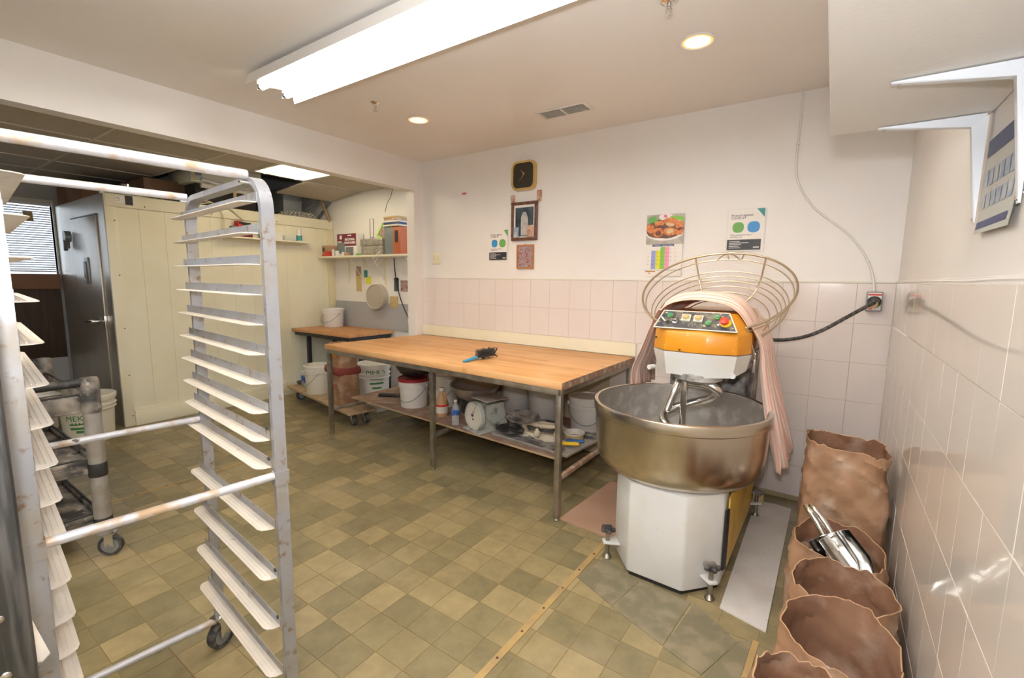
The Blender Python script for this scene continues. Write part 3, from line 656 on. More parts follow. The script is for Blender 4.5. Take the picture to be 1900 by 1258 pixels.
def rail(a, b, sg, z):
    s0 = a - U_*.042; s1 = b - U_*.012; L = (s1-s0).length
    m = MB()
    def P(l, wv, zz): q = s0 + U_*l + W_*sg*wv; return (q.x, q.y, zz)
    # upright web, and a ledge whose near corner is rounded off
    m.hull([P(0,.0168,z),P(L,.0168,z),P(L,.0168,z+.027),P(0,.0168,z+.027)], [P(0,.0186,z),P(L,.0186,z),P(L,.0186,z+.027),P(0,.0186,z+.027)], 1)
    led = [(0,.0186),(L-.002,.0186),(L-.006,.036),(L-.016,.050),(L-.030,.055),(.03,.055),(.010,.048),(0,.036)]
    m.hull([P(l,wv,z) for l, wv in led], [P(l,wv,z+.0022) for l, wv in led])
    for wv in (.028,.036,.046): m.hull([P(.01,wv,z+.0022),P(L-.03,wv,z+.0022),P(L-.03,wv+.0016,z+.0022),P(.01,wv+.0016,z+.0022)], [P(.01,wv,z+.0034),P(L-.03,wv,z+.0034),P(L-.03,wv+.0016,z+.0034),P(.01,wv+.0016,z+.0034)])
    m.build('tray_ledge', ['ledge','alu'], rk, 25)
ZLEFT = [1.645,1.564,1.482,1.394,1.308,1.220,1.134,1.047,.966,.885,.780,.694,.614,.530,.42,.30]
for z in ZR: rail(F_, N_, 1, z)
for z in ZLEFT: rail(LF_, LN_, -1, z)
def bar(pa, pb, z, r=.0165, mat='aluw', nm='cross_bar'):
    d = (pb-pa).normalized()
    MB().tube([(pa+d*.015)+Vector((0,0,z)), (pb-d*.015)+Vector((0,0,z))], r, 14).build(nm, mat, rk)
bar(N_-U_*.075, LN_-U_*.075, RH-.002, .0130); bar(F_+U_*.03, LF_+U_*.03, RH-.008, .0120)
bar(N_, LN_, .893, .0115); bar(F_, LF_, .93, .0105); bar(F_, LF_, .115, .0125); bar(N_, LN_, .115, .0125)
for p in (N_-U_*.075, F_+U_*.03, ): 
    q = p + W_*.02; MB().cbox((q.x, q.y, RH-.022), (.03,.012,.004), math.atan2(W_.y, W_.x)).build('weld_tab', 'chrome', rk)
for p, a in ((F_, 1.9), (N_, 1.2), (LF_, 1.9), (LN_, 1.2)): caster(rk, p.x, p.y, .052, .034, a, .135)
m = MB()
for z in (.93-.02, 1.0, .57, .42):
    q = N_ - U_*.02 + W_*.02; m.cyl((q.x, q.y, z+.03), .0055, 0, .004, 10, axis=W_)
m.build('bolt', 'black', rk, kind='stuff')

# second rack of dark riveted steel, cut by the left edge of the picture
DK = Vector((-1.075, .124, 0)); uD = Vector((1, -.02, 0)).normalized(); wD = Vector((-.02, -1, 0)).normalized()
dk = thing('steel_rack', 'dark riveted steel rack at the near left edge', 'rack', (DK.x-.3, DK.y-.25, 0))
def dpost(p): 
    m = MB(); m.prism([(p.x-.02, p.y-.055), (p.x+.02, p.y-.06), (p.x+.02, p.y), (p.x+.012, p.y+.004), (p.x-.02, p.y+.004)], .13, 1.45, bev=.002); return m.build('post', 'darksteel', dk)
for p in (DK, DK+Vector((-.62,.0,0)), DK+Vector((.0,-.50,0)), DK+Vector((-.62,-.50,0))):
    dpost(p); caster(dk, p.x, p.y-.03, .052, .03, .4, .135)
for z in (1.42, .15):
    MB().box(DK.x-.64, DK.x+.02, DK.y-.545, DK.y-.0, z, z+.028, .003).build('shelf_frame', 'darksteel', dk)
for z in (.48,.62,.76):
    m = MB(); q = DK + Vector((0,.0,0))
    m.prism([(q.x-.66,q.y+.004),(q.x-.045,q.y+.004),(q.x-.035,q.y+.015),(q.x-.05,q.y+.028),(q.x-.64,q.y+.028)], z, z+.0025)
    m.build('tray_ledge', 'ledge', dk)
for p in (DK, ):
    for k in range(10):
        MB().ball((p.x+.0205, p.y-.034, .30+.1*k), .0075, 10, sc=(.5,1,1)).build('rivet', 'chrome', dk)

# ================================================================== UTILITY CART
ct = thing('utility_cart', 'black three-shelf utility cart dusted with flour', 'cart', (-3.42, .5, 0))
cx0, cx1, cy0, cy1 = -3.90, -2.99, .19, .655
def tray(z, h, mat='cart', nm='tray'):
    m = MB(); m.box(cx0, cx1, cy0, cy1, z, z+.012, .004)
    t_ = .022
    for a in ((cx0,cx1,cy0,cy0+t_),(cx0,cx1,cy1-t_,cy1),(cx0,cx0+t_,cy0+t_,cy1-t_),(cx1-t_,cx1,cy0+t_,cy1-t_)): m.box(*a, z+.008, z+h, .005)
    o = m.build(nm, mat, ct); return o
tray(.775, .085); tray(.50, .035); tray(.205, .035)
tray(.46, .045, 'cart', 'tray_skirt')
for z in (.862, .536, .241):
    MB().tube([(cx0+.01,cy0+.01,z),(cx1-.01,cy0+.01,z),(cx1-.01,cy1-.01,z),(cx0+.01,cy1-.01,z)], .008, 8, closed=True).build('tray_lip', 'cartdark', ct)
for x, y in ((cx1-.002, cy1-.005), (cx0+.0, cy1-.005), (cx1-.002, cy0+.005), (cx0+.0, cy0+.005)):
    p = MB().lathe((x, y, 0), [(.03,.125),(.036,.13),(.036,.80)], 20, capt=True).build('post', 'cartpost', ct)
    MB().lathe((x, y, 0), [(.0385,.77),(.0395,.78),(.0395,.93),(.034,.945),(.0,.95)], 20).build('post_cap', 'cart', p)
    MB().lathe((x, y, 0), [(.0372,.44),(.039,.445),(.039,.505),(.0372,.51)], 20, capb=False).build('collar', 'black', p)
    MB().lathe((x, y, 0), [(.0372,.17),(.039,.175),(.039,.215),(.0372,.22)], 20, capb=False).build('collar', 'black', p)
    caster(ct, x, y+.02, .055, .03, .9, .13)
for x in (cx1-.002, cx0):
    MB().tube([(x, cy0+.0, .925), (x, cy1-.005, .925)], .021, 12).build('handle', 'cartdark', ct)
# load on the cart
m = MB(); 
m.cbox((-3.62,.50,.795), (.34,.24,.010), .1, .003); tag(m.build('baking_tray', 'tray'), 'floured tray lying on the top shelf of the black cart', 'tray')
t = thing('dark_jar', 'small jar with a dark lid on the black cart', 'jar', (-3.66,.545,.802))
MB().lathe((-3.66,.545,.802), [(.04,0),(.045,.004),(.045,.085),(.04,.095)], 20, capt=True).build('jar_body', 'whited', t)
MB().lathe((-3.66,.545,.897), [(.043,0),(.043,.05),(.040,.054),(.036,.054),(.034,.046),(0,.046)], 20).build('jar_lid', 'cart', t)
m = MB(); m.grid(lambda u, v: (-3.70+.11*math.cos(2*PI*u)*math.sin(PI*v)**.6*(1+.25*noise.noise((u*6,v*4,1))), .31+.10*math.sin(2*PI*u)*math.sin(PI*v)**.6*(1+.25*noise.noise((u*6,v*4,5))), .79+.21*v), 18, 10, wrap=True)
tag(m.build('plastic_bag', 'bag'), 'crumpled black plastic bag on the black cart', 'bag')
def lettering_on_cyl(body, size, c, r, ang, z, mat, parent, nm='lettering'):
    """text wrapped round a vertical cylinder, centred at angle ang"""
    cu = bpy.data.curves.new(nm, 'FONT'); cu.body = body; cu.size = size; cu.extrude = .0004; cu.align_x = 'CENTER'; cu.resolution_u = 2
    t = bpy.data.objects.new(nm, cu); COL.objects.link(t)
    me = bpy.data.meshes.new_from_object(t.evaluated_get(bpy.context.evaluated_depsgraph_get())); bpy.data.objects.remove(t); bpy.data.curves.remove(cu)
    inv = world_of(parent).inverted()
    for v in me.vertices:
        a = ang + v.co.x/r; rr_ = r + .0012 + v.co.z
        v.co = inv @ Vector((c[0]+rr_*math.cos(a), c[1]+rr_*math.sin(a), z+v.co.y))
    me.materials.clear(); me.materials.append(K[mat]); o = bpy.data.objects.new(nm, me); COL.objects.link(o); o.parent = parent; return o
def cylpatch(c, r, ang, hw, z0, z1, mat, parent, nm='print_line'):
    m = MB(); m.grid(lambda u, v: (c[0]+(r+.0012)*math.cos(ang+(u-.5)*2*hw/r), c[1]+(r+.0012)*math.sin(ang+(u-.5)*2*hw/r), z0+(z1-z0)*v), 6, 1); return m.build(nm, mat, parent, 0)
def bucket(name, label, c, r, h, mat='white', lid=None, bail=True, group=None, cat='bucket', bail_ang=-.9, lidmat=None, up=False, bailz=None):
    t = thing(name, label, cat, c, group)
    MB().lathe(c, [(r*.86,0),(r*.88,.004),(r*.95,h*.70),(r*.955,h*.72),(r*1.03,h*.72),(r*1.03,h*.735),(r*.965,h*.74),(r*.97,h*.80),(r*1.045,h*.80),(r*1.045,h*.815),(r*.975,h*.82),(r*.985,h*.90),(r*1.03,h*.90),(r*1.04,h*.985),(r*1.0,h),(r*.96,h),(r*.955,h*.9),(r*.83,.01),(0,.01)], 40).build('bucket_body', mat, t)
    if lid: MB().lathe((c[0],c[1],c[2]+h), [(r*1.03,-h*.07),(r*1.06,-h*.068),(r*1.07,.004),(r*1.03,.012),(r*.97,.010),(r*.95,.002),(0,.002)], 40, capb=False).build('bucket_lid', lidmat or mat, t)
    if bail:
        m = MB(); pts = []; a0 = bail_ang
        for k in range(15):
            a = PI*k/14; q = -1 if not up else 1
            pts.append((c[0]+r*1.075*math.cos(a0)*math.cos(a) + r*1.08*math.sin(a)*math.sin(a0)*1.0, c[1]+r*1.075*math.sin(a0)*math.cos(a) - r*1.08*math.sin(a)*math.cos(a0), c[2]+h*.8 - h*.55*math.sin(a)))
        m.tube(pts, .0028, 6); m.build('bail_handle', 'greymetal', t)
        for sg in (-1, 1): MB().cyl((c[0]+sg*r*1.0*math.cos(a0), c[1]+sg*r*1.0*math.sin(a0), c[2]+h*.8), .014, 0, r*.09, 12, axis=(sg*math.cos(a0), sg*math.sin(a0), 0)).build('bail_ear', mat, t)
    return t
b = bucket('plastic_bucket', 'white bucket with green print on the floor behind the black cart', (-5.32,1.13,0), .19, .40, 'ivory', lid=True, bail=False)
lettering_on_cyl("MEK'S", .068, (-5.32,1.13), .18, -.62, .215, 'txtg', b); 
for zz, hw, aa in ((.178,.07,-.58),(.138,.065,-.58),(.108,.025,-.58),(.225,.04,.22)): cylpatch((-5.32,1.13), .1735 + .02*(zz-.1), aa, hw, zz, zz+.022, 'txtg', b)

# ================================================================== MAIN WORK TABLE
tb = thing('work_table', 'long butcher block work table on a square steel frame', 'table', (-2.45, 2.9, 0))
top = [(-3.70,2.405),(-1.245,2.312),(-1.236,3.488),(-3.568,3.488),(-3.568,3.392),(-3.578,3.385)]
m = MB(); m.prism(top[:4] + top[4:], .818, .862, bev=.006); m.build('tabletop', 'butcher', tb)
MB().hull([(-1.2445,2.318,.8185),(-1.2355,3.484,.8185),(-1.2355,3.484,.8615),(-1.2445,2.318,.8615)], [(-1.2415,2.318,.8185),(-1.2325,3.484,.8185),(-1.2325,3.484,.8615),(-1.2415,2.318,.8615)]).build('end_trim', 'bedge', tb, 0)
def beam(p0, p1, wd, z0, z1, nm, mat='frame', parent=tb):
    a, b = Vector((*p0, 0)), Vector((*p1, 0)); d = (b-a).normalized(); n = Vector((-d.y, d.x, 0))*wd/2
    return MB().prism([(a-n)[:2], (b-n)[:2], (b+n)[:2], (a+n)[:2]], z0, z1, bev=.003).build(nm, mat, parent)
LG = {'fl': (-3.665,2.428), 'fr': (-1.268,2.338), 'br': (-1.262,3.455), 'bl': (-3.548,3.455), 'fm': (-2.41,2.45), 'bm': (-2.468,3.45)}
for a, b in (('fl','fr'),('bl','br'),('fr','br'),('fl','bl')): beam(LG[a], LG[b], .034, .782, .817, 'apron_rail')
for a, b in (('fr','br'),('fl','bl'),('fm','bm')): beam(LG[a], LG[b], .028, .252, .280, 'stretcher', 'bedge' if a == 'fr' else 'frame')
for k, (x, y) in LG.items():
    lg = MB().box(x-.0175, x+.0175, y-.0175, y+.0175, .035, .782, .003).build('leg', 'frame', tb)
    m = MB(); m.cyl((x, y, 0), .008, .01, .04, 10); m.lathe((x, y, 0), [(.015,0),(.016,.008),(.009,.014)], 12, capt=True); m.build('levelling_foot', 'frame', lg)
MB().prism([(-3.80,2.745),(-1.40,2.565),(-1.37,3.42),(-3.78,3.42)], .281, .293).build('lower_shelf', 'ply', tb, 0)
m = MB(); m.prism([(-3.80,2.743),(-1.40,2.563),(-1.40,2.5655),(-3.80,2.7455)], .279, .2935); m.build('shelf_lipping', 'plyedge', tb, 0)
bs = tag(MB().box(-3.566, -1.232, 3.492, 3.508, .864, .968, .002).build('backsplash_board', 'cream', smooth=0), 'long cream backsplash board behind the work table', 'board')
# pastry brush on the table
br = thing('bench_brush', 'dark bench brush with a blue handle on the tabletop', 'brush', (-2.11, 2.62, .863))
d = Vector((.02,.16,0)).normalized(); B0 = Vector((-2.125,2.485,.872)); 
def bp(l, s_, z): q = B0 + d*l + Vector((d.y,-d.x,0))*s_; return (q.x, q.y, z)
MB().tube([bp(-.02,.012,.871), bp(.03,.004,.874), bp(.075,0,.878), bp(.13,0,.884)], [.009,.0115,.012,.013], 12).build('brush_handle', 'lblue', br)
m = MB(); m.hull([bp(.12,-.016,.882),bp(.12,.016,.882),bp(.12,.016,.900),bp(.12,-.016,.900)], [bp(.29,-.022,.880),bp(.29,.022,.880),bp(.29,.022,.900),bp(.29,-.022,.900)]); m.build('brush_back', 'black', br)
m = MB(); rr = random.Random(5)
for k in range(150):
    l, s_ = .125+.17*rr.random(), -.02+.04*rr.random(); m.tube([bp(l,s_,.898), bp(l+rr.uniform(-.004,.03), s_*1.5+rr.uniform(-.01,.01), .935+rr.uniform(-.012,.008))], .0022, 4)
for k in range(60):
    l = .125+.17*rr.random(); sg = rr.choice((-1,1)); m.tube([bp(l,sg*.018,.89), bp(l+.02, sg*.036, .872+rr.uniform(-.004,.02))], .0022, 4)
m.build('bristles', 'black', br, kind='stuff')

# ---------------------------------------------------------------- things on the table's lower shelf
SZ = .2935
bucket('plastic_bucket', 'white bucket with a red lid on the lower shelf', (-3.09,2.90,SZ), .135, .255, 'white', lid=True, lidmat='red', bail_ang=.2)
t = thing('steel_bowl', 'dark steel bowl resting on the red bucket lid', 'bowl', (-3.11,2.93,.562))
MB().lathe((-3.11,2.93,.562), [(.06,0),(.085,.004),(.13,.035),(.165,.085),(.172,.11),(.180,.112),(.180,.116),(.168,.115),(.16,.085),(.125,.04),(.08,.010),(0,.008)], 40).build('bowl_body', 'darksteel', t)
bucket('plastic_bucket', 'pale grey bucket behind the middle leg of the work table', (-2.90,3.10,SZ), .15, .36, 'whited', bail_ang=.3)
bucket('plastic_bucket', 'squat white bucket half hidden behind the hanging steel bowl', (-2.70,3.33,SZ), .12, .20, 'white', bail=False, lid=True)
j = thing('sauce_jug', 'plastic jug with a red and white label behind the middle leg', 'jug', (-2.665,2.82,SZ))
c = (-2.665,2.82,SZ)
MB().lathe(c, [(.050,0),(.054,.006),(.054,.10),(.052,.125),(.036,.17),(.020,.20),(.019,.22)], 24, capt=True).build('jug_body', 'jar', j)
MB().lathe(c, [(.0545,.03),(.0552,.031),(.0552,.10),(.0545,.101)], 24, capb=False).build('jug_label', 'whited', j)
MB().lathe(c, [(.0553,.086),(.0558,.087),(.0558,.103),(.0553,.104)], 24, capb=False).build('label_band', 'brightred', j)
MB().lathe(c, [(.022,.215),(.022,.24),(.020,.243),(0,.243)], 18).build('jug_cap', 'whited', j)
MB().tube([(c[0]+.045,c[1]-.01,SZ+.13),(c[0]+.062,c[1]-.014,SZ+.16),(c[0]+.05,c[1]-.01,SZ+.195),(c[0]+.02,c[1]-.004,SZ+.205)], .008, 8).build('jug_handle', 'jar', j)
def water_bottle(c, label, h=.2, group=None):
    t = thing('water_bottle', label, 'bottle', c, group); k = h/.2; r = .032*k
    MB().lathe(c, [(r*.8,0),(r,.006),(r,.03*k),(r*.94,.034*k),(r,.038*k),(r*.94,.055*k),(r,.06*k),(r,.125*k),(r*.9,.14*k),(r*.5,.168*k),(r*.4,.175*k),(r*.4,.19*k)], 20, capt=True).build('bottle_body', 'clear', t)
    MB().lathe(c, [(r*1.01,.085*k),(r*1.03,.086*k),(r*1.03,.128*k),(r*1.01,.129*k)], 20, capb=False).build('bottle_label', 'bottleblue', t)
    MB().lathe((c[0],c[1],c[2]+.188*k), [(r*.45,0),(r*.45,.014*k),(0,.015*k)], 14).build('bottle_cap', 'white', t)
    return t
water_bottle((-2.395,2.69,SZ), 'clear water bottle with a blue label beside the dial scale', .205)
# steel mixing bowl standing on the buckets behind the scale
t = thing('stock_pot', 'dark pot standing under the wide steel mixing bowl', 'pot', (-2.52,3.08,SZ))
MB().lathe((-2.52,3.08,SZ), [(.11,0),(.12,.006),(.12,.112),(.124,.114),(.124,.118),(.116,.118),(.114,.02),(0,.018)], 32).build('pot_body', 'darksteel', t)
t = thing('steel_bowl', 'wide steel mixing bowl standing behind the dial scale', 'bowl', (-2.50,3.06,.413))
cc = Vector((-2.50,3.06,.413)); ax = Vector((.05,-.04,1)).normalized()
MB().lathe(cc, [(.06,0),(.10,.004),(.155,.035),(.195,.085),(.208,.13),(.218,.132),(.218,.136),(.204,.133),(.19,.085),(.15,.04),(.098,.010),(0,.008)], 44, axis=ax).build('bowl_body', 'bowl2', t)
# dial scale
sc = thing('dial_scale', 'grey enamel platform scale with a round white dial', 'scale', (-2.12,2.80,SZ))
sm_ = Matrix.Translation((-2.145,2.79,SZ)) @ Matrix.Rotation(math.radians(-16), 4, 'Z')
MB(sm_).box(-.105,.105,-.165,.165,.0,.016,.004).build('scale_base', 'scalegrey', sc)
m = MB(sm_); m.hull([(-.085,-.09,.016),(.085,-.09,.016),(.085,.13,.016),(-.085,.13,.016)], [(-.065,-.06,.205),(.065,-.06,.205),(.065,.10,.205),(-.065,.10,.205)]); m.build('scale_body', 'scalegrey', sc)
MB(sm_).box(-.03,.03,-.02,.05,.205,.24,.003).build('scale_neck', 'steel', sc)
MB(sm_).box(-.085,.115,-.10,.12,.24,.246,.002).build('weighing_plate', 'tray', sc)
MB(sm_).lathe((0,-.105,.118), [(.10,0),(.113,.004),(.113,.036),(.107,.042),(.102,.038)], 40, capb=True, axis=(0,-1,0)).build('dial_rim', 'scalegrey', sc)
df = MB(sm_).lathe((0,-.105,.118), [(.103,.036),(0,.0365)], 40, capb=False, axis=(0,-1,0)).build('dial_face', 'dialw', sc)
m = MB(sm_)
for k in range(40):
    a = 2*PI*k/40; L = .012 if k % 5 == 0 else .007; r1 = .092
    p = Vector((math.sin(a), 0, math.cos(a)))
    c0 = Vector((0,-.1425,.118))+p*(r1-L); c1 = Vector((0,-.1425,.118))+p*r1
    m.tube([c0, c1], .0008, 4)
m.build('dial_tick', 'txt', df, kind='stuff')
MB(sm_).tube([(0,-.1435,.118),(.028,-.1435,.200)], .0014, 5).build('dial_pointer', 'black', df)
MB(sm_).lathe((-.012,-.1428,.125), [(.013,0),(.0,.001)], 14, capb=False, axis=(0,-1,0)).build('dial_badge', 'txt', df)
MB(sm_).lathe((.0,-.1428,.095), [(.010,0),(.0,.001)], 10, capb=False, axis=(0,-1,0)).build('dial_badge', 'txtr', df)
text('10', .014, sm_ @ Vector((-.012,-.1432,.145)), sm_.to_3x3() @ Vector((1,0,0)), (0,0,1), 'txtr', df, 'dial_number')
# buckets at the back of the shelf, and on the right
for x, y, lab in ((-2.245,3.335,'white bucket at the back of the lower shelf, left of its twin'), (-1.935,3.30,'white bucket at the back of the lower shelf behind the table leg')):
    bucket('plastic_bucket', lab, (x,y,SZ), .145, .34, 'white', bail=False)
bucket('plastic_bucket', 'white lidded bucket on the lower shelf beside the mixer bowl', (-1.52,3.24,SZ), .132, .255, 'white', lid=True, bail_ang=.45)
bucket('plastic_bucket', 'large pale bucket on the floor behind the mixer bowl', (-1.02,3.25,0), .16, .66, 'white', lid=True, bail=False)
# sheet tray with the balance and tools
tr = thing('sheet_tray', 'wide aluminium sheet tray loaded with scale parts and tools', 'tray', (-1.66,2.83,SZ))
ta = math.atan2(-.065, .68); tm = Matrix.Translation((-1.655,2.855,SZ)) @ Matrix.Rotation(ta, 4, 'Z')
m = MB(tm); m.box(-.33,.33,-.22,.22,.001,.004)
for a, b in (((-.33,-.22),(.33,-.22)),((.33,-.22),(.33,.22)),((.33,.22),(-.33,.22)),((-.33,.22),(-.33,-.22))):
    n = Vector((b[1]-a[1], a[0]-b[0], 0)).normalized()*.014
    m.hull([(*a,.002),(*b,.002),(b[0]+n.x,b[1]+n.y,.024),(a[0]+n.x,a[1]+n.y,.024)], [(a[0]+n.x*.1,a[1]+n.y*.1,.002),(b[0]+n.x*.1,b[1]+n.y*.1,.002),(b[0]+n.x*1.12,b[1]+n.y*1.12,.024),(a[0]+n.x*1.12,a[1]+n.y*1.12,.024)])
m.build('tray_pan', 'tray', tr, 20)
rim = [(-.343,-.233,.024),(.343,-.233,.024),(.343,.233,.024),(-.343,.233,.024)]
MB(tm).tube(rim, .0035, 6, closed=True).build('tray_rim', 'tray', tr)
# cast balance scale
bl = thing('balance_scale', 'old cream cast iron balance scale with a floured round pan', 'scale', (-1.70,2.82,SZ+.005))
bm_ = Matrix.Translation((-1.685,2.80,SZ+.006)) @ Matrix.Rotation(.18, 4, 'Z')
m = MB(bm_)
m.prism([(-.17,-.035),(-.12,-.055),(.0,-.04),(.10,-.05),(.17,-.03),(.20,.0),(.17,.04),(.02,.04),(-.12,.045),(-.17,.03)], 0, .045, top=[(-.14,-.02),(-.10,-.032),(.0,-.022),(.10,-.03),(.14,-.015),(.16,0),(.14,.02),(.02,.022),(-.10,.022),(-.14,.015)], bev=.008)
m.build('balance_base', 'iron', bl)
m = MB(bm_)
for x in (-.115, .145): m.lathe((x, 0, 0), [(.034,.035),(.028,.06),(.020,.085),(.024,.11),(.036,.128)], 14, capt=True)
m.build('balance_pillar', 'iron', bl)
m = MB(bm_); m.tube([(-.17,-.012,.105),(-.06,-.012,.112),(.02,-.008,.100),(.10,-.006,.105),(.19,-.004,.115)], [.012,.016,.020,.016,.012], 10); m.tube([(-.10,.03,.10),(.02,.035,.11),(.17,.03,.105)], [.010,.016,.010], 8); m.build('balance_beam', 'iron', bl)
MB(bm_).lathe((.01,-.062,.045), [(.012,-.01),(.024,.0),(.024,.028),(.014,.038),(.010,.052),(0,.054)], 14).build('slide_weight', 'iron', bl)
MB(bm_).lathe((-.13,.0,.136), [(.02,-.006),(.08,-.002),(.125,.012),(.128,.016),(.12,.017),(.08,.006),(0,.004)], 36, axis=(.06,-.1,1)).build('balance_pan', 'grime', bl)
MB(bm_).tube([(-.235,-.05,.155),(-.15,-.085,.150)], .012, 8).build('pan_spout', 'grime', bl)
t = thing('scale_weight_plate', 'flat grimy disc lying behind the balance scale', 'disc', (-1.80,3.06,SZ+.005))
MB().lathe((-1.80,3.06,SZ+.004), [(.115,.0),(.125,.01),(.125,.022),(.115,.026),(.05,.022),(.045,.030),(.02,.030),(.015,.020),(0,.020)], 36).build('disc_plate', 'grime', t)
m = MB(); m.grid(lambda u, v: (-1.875+.115*math.cos(2*PI*u)*math.sin(PI*v)**.7*(1+.35*noise.noise((u*7,v*5,2))), 2.70+.075*math.sin(2*PI*u)*math.sin(PI*v)**.7*(1+.4*noise.noise((u*7,v*5,9))), SZ+.028+.082*v*(1+.3*noise.noise((u*5,v*5,4)))), 26, 14, wrap=True)
tag(m.build('plastic_bag', 'bag', smooth=20), 'shiny crumpled black plastic bag on the sheet tray', 'bag')
m = MB(); m.grid(lambda u, v: (-1.98+.10*math.cos(2*PI*u)*math.sin(PI*v)**.7*(1+.3*noise.noise((u*7,v*5,12))), 2.80+.06*math.sin(2*PI*u)*math.sin(PI*v)**.7, SZ+.004+.03*v*(1+.3*noise.noise((u*5,v*5,14)))), 20, 10, wrap=True)
tag(m.build('rubber_glove', 'grime', smooth=20), 'flattened dark glove on the shelf left of the sheet tray', 'glove')
m = MB(); m.grid(lambda u, v: (-1.62+.20*(u-.5)*2, 2.685+.05*(v-.5)*2 + .02*math.sin(u*5), SZ+.012+.012*noise.noise((u*6,v*3,3))+.008), 20, 8); m.grid(lambda u, v: (-1.62+.20*(u-.5)*2, 2.685+.05*(v-.5)*2 + .02*math.sin(u*5), SZ+.009+.012*noise.noise((u*6,v*3,3))+.006), 20, 8)
tag(m.build('plastic_wrap', 'grime', smooth=20), 'flattened grey plastic wrap at the front of the sheet tray', 'wrap')
t = thing('margarine_tub', 'small yellow printed tub on the sheet tray', 'tub', (-1.445,2.90,SZ+.005))
cc = (-1.445,2.90,SZ+.005)
MB().lathe(cc, [(.055,0),(.058,.003),(.070,.068),(.075,.069),(.075,.074),(.069,.074),(.056,.012),(0,.012)], 36).build('tub_body', 'whited', t)
MB().lathe(cc, [(.0600,.015),(.0606,.0155),(.0692,.060),(.0686,.061)], 36, capb=False).build('tub_print', 'ochre', t)
m = MB()
m.face([m.v((cc[0]+(.0655+.0002*0+.0022*(zz-.037)/.012)*math.cos(aa), cc[1]+(.0655+.0022*(zz-.037)/.012)*math.sin(aa), cc[2]+zz)) for aa, zz in [(-1.75+.30*math.cos(2*PI*k/16), .040+.012*math.sin(2*PI*k/16)) for k in range(16)]])
m.build('red_emblem', 'brightred', t, 0)
MB().lathe(cc, [(.062,.035),(0,.038)], 24, capb=False).build('tub_contents', 'kraft', t)
def knife(a, b, mat, label):
    t = thing('bread_knife', label, 'knife', a, 'knives on the sheet tray'); a, b = Vector(a), Vector(b); d = (b-a).normalized(); n = Vector((-d.y,d.x,0))
    MB().tube([a, a+d*.02, a+d*.07, a+d*.115, a+d*.13], [.010,.014,.013,.015,.010], 12).build('knife_handle', mat, t)
    q = a+d*.125; e = a+d*.30
    MB().hull([q-n*.012+Vector((0,0,-.001)),q+n*.012+Vector((0,0,-.001)),q+n*.012+Vector((0,0,.001)),q-n*.012+Vector((0,0,.001))], [e-n*.002,e+n*.010,e+n*.010+Vector((0,0,.0008)),e-n*.002+Vector((0,0,.0008))]).build('knife_blade', 'tray', t)
knife((-1.345,2.775,SZ+.045), (-1.53,2.73,SZ+.03), 'yellow', 'yellow handled knife at the near corner of the sheet tray')
knife((-1.335,2.83,SZ+.048), (-1.53,2.80,SZ+.03), 'blue', 'blue handled knife lying against the margarine tub')
m = MB(); m.cbox((-1.42,3.04,SZ+.03), (.18,.07,.012), .1, .003); tag(m.build('metal_scraper', 'grime'), 'floured metal scraper at the back of the sheet tray', 'scraper')
m = MB(); m.cbox((-3.50,2.98,SZ+.015), (.24,.05,.024), .55, .004); tag(m.build('wood_block', 'black'), 'short dark bar lying at the left end of the lower shelf', 'bar')
m = MB(); m.cbox((-3.36,2.80,SZ+.008), (.30,.05,.014), .5, .003); tag(m.build('wood_lath', 'ply'), 'stained wooden lath lying before the red lidded bucket', 'lath')
# cardboard on the floor under the table corner, white board beside the mixer
tag(MB().prism([(-1.262,2.362),(-1.215,3.05),(-.80,3.05),(-.872,2.335)], .001, .006).build('cardboard_sheet', 'card2', smooth=0), 'flat brown cardboard sheet on the floor left of the mixer', 'cardboard')
tag(MB().prism([(-.300,2.10),(-.113,2.055),(-.105,3.345),(-.20,3.36),(-.31,3.33),(-.305,3.2)], .001, .009).build('white_board', 'whiteb', smooth=0), 'long white board lying on the floor between mixer and sacks', 'board')
# ================================================================== SPIRAL DOUGH MIXER
mx = thing('dough_mixer', 'large white and orange spiral dough mixer with a steel bowl', 'mixer', (-.6, 2.6, 0))
base = [(-.858,2.24),(-.731,2.085),(-.463,2.078),(-.328,2.231),(-.318,3.2),(-.86,3.2)]
m = MB(); m.prism(base, .022, .485, bev=.012); m.build('mixer_base', 'mixw', mx)
MB().prism([(-.855,2.26),(-.72,2.10),(-.47,2.095),(-.34,2.25),(-.33,3.18),(-.85,3.18)], .0, .03).build('base_plinth', 'black', mx, 0)
BC = (-.615, 2.44, 0)
bw = MB().lathe(BC, [(.20,.47),(.29,.472),(.335,.480),(.345,.487),(.372,.50),(.398,.525),(.412,.56),(.420,.62),(.427,.775),(.4285,.776),(.436,.782),(.437,.822),(.434,.829),(.425,.832),(.417,.829),(.412,.80),(.405,.62),(.395,.55),(.35,.515),(.0,.51)], 96, capb=True)
bw.build('mixing_bowl', 'bowl', mx, 30)
MB().lathe(BC, [(.4165,.826),(.4115,.80),(.4045,.62),(.3945,.551),(.349,.516),(.0,.511)], 96, capb=False).build('bowl_inside', 'bowlin', mx, 30)
MB().lathe(BC, [(.20,.44),(.31,.44),(.318,.455),(.318,.472)], 64, capb=True, capt=True).build('bowl_drive_ring', 'frame', mx, 30)
# column and rear body
MB().prism([(-.80,2.93),(-.37,2.93),(-.35,3.0),(-.35,3.30),(-.82,3.30),(-.82,3.0)], .47, 1.12, bev=.01).build('column', 'grime', mx)
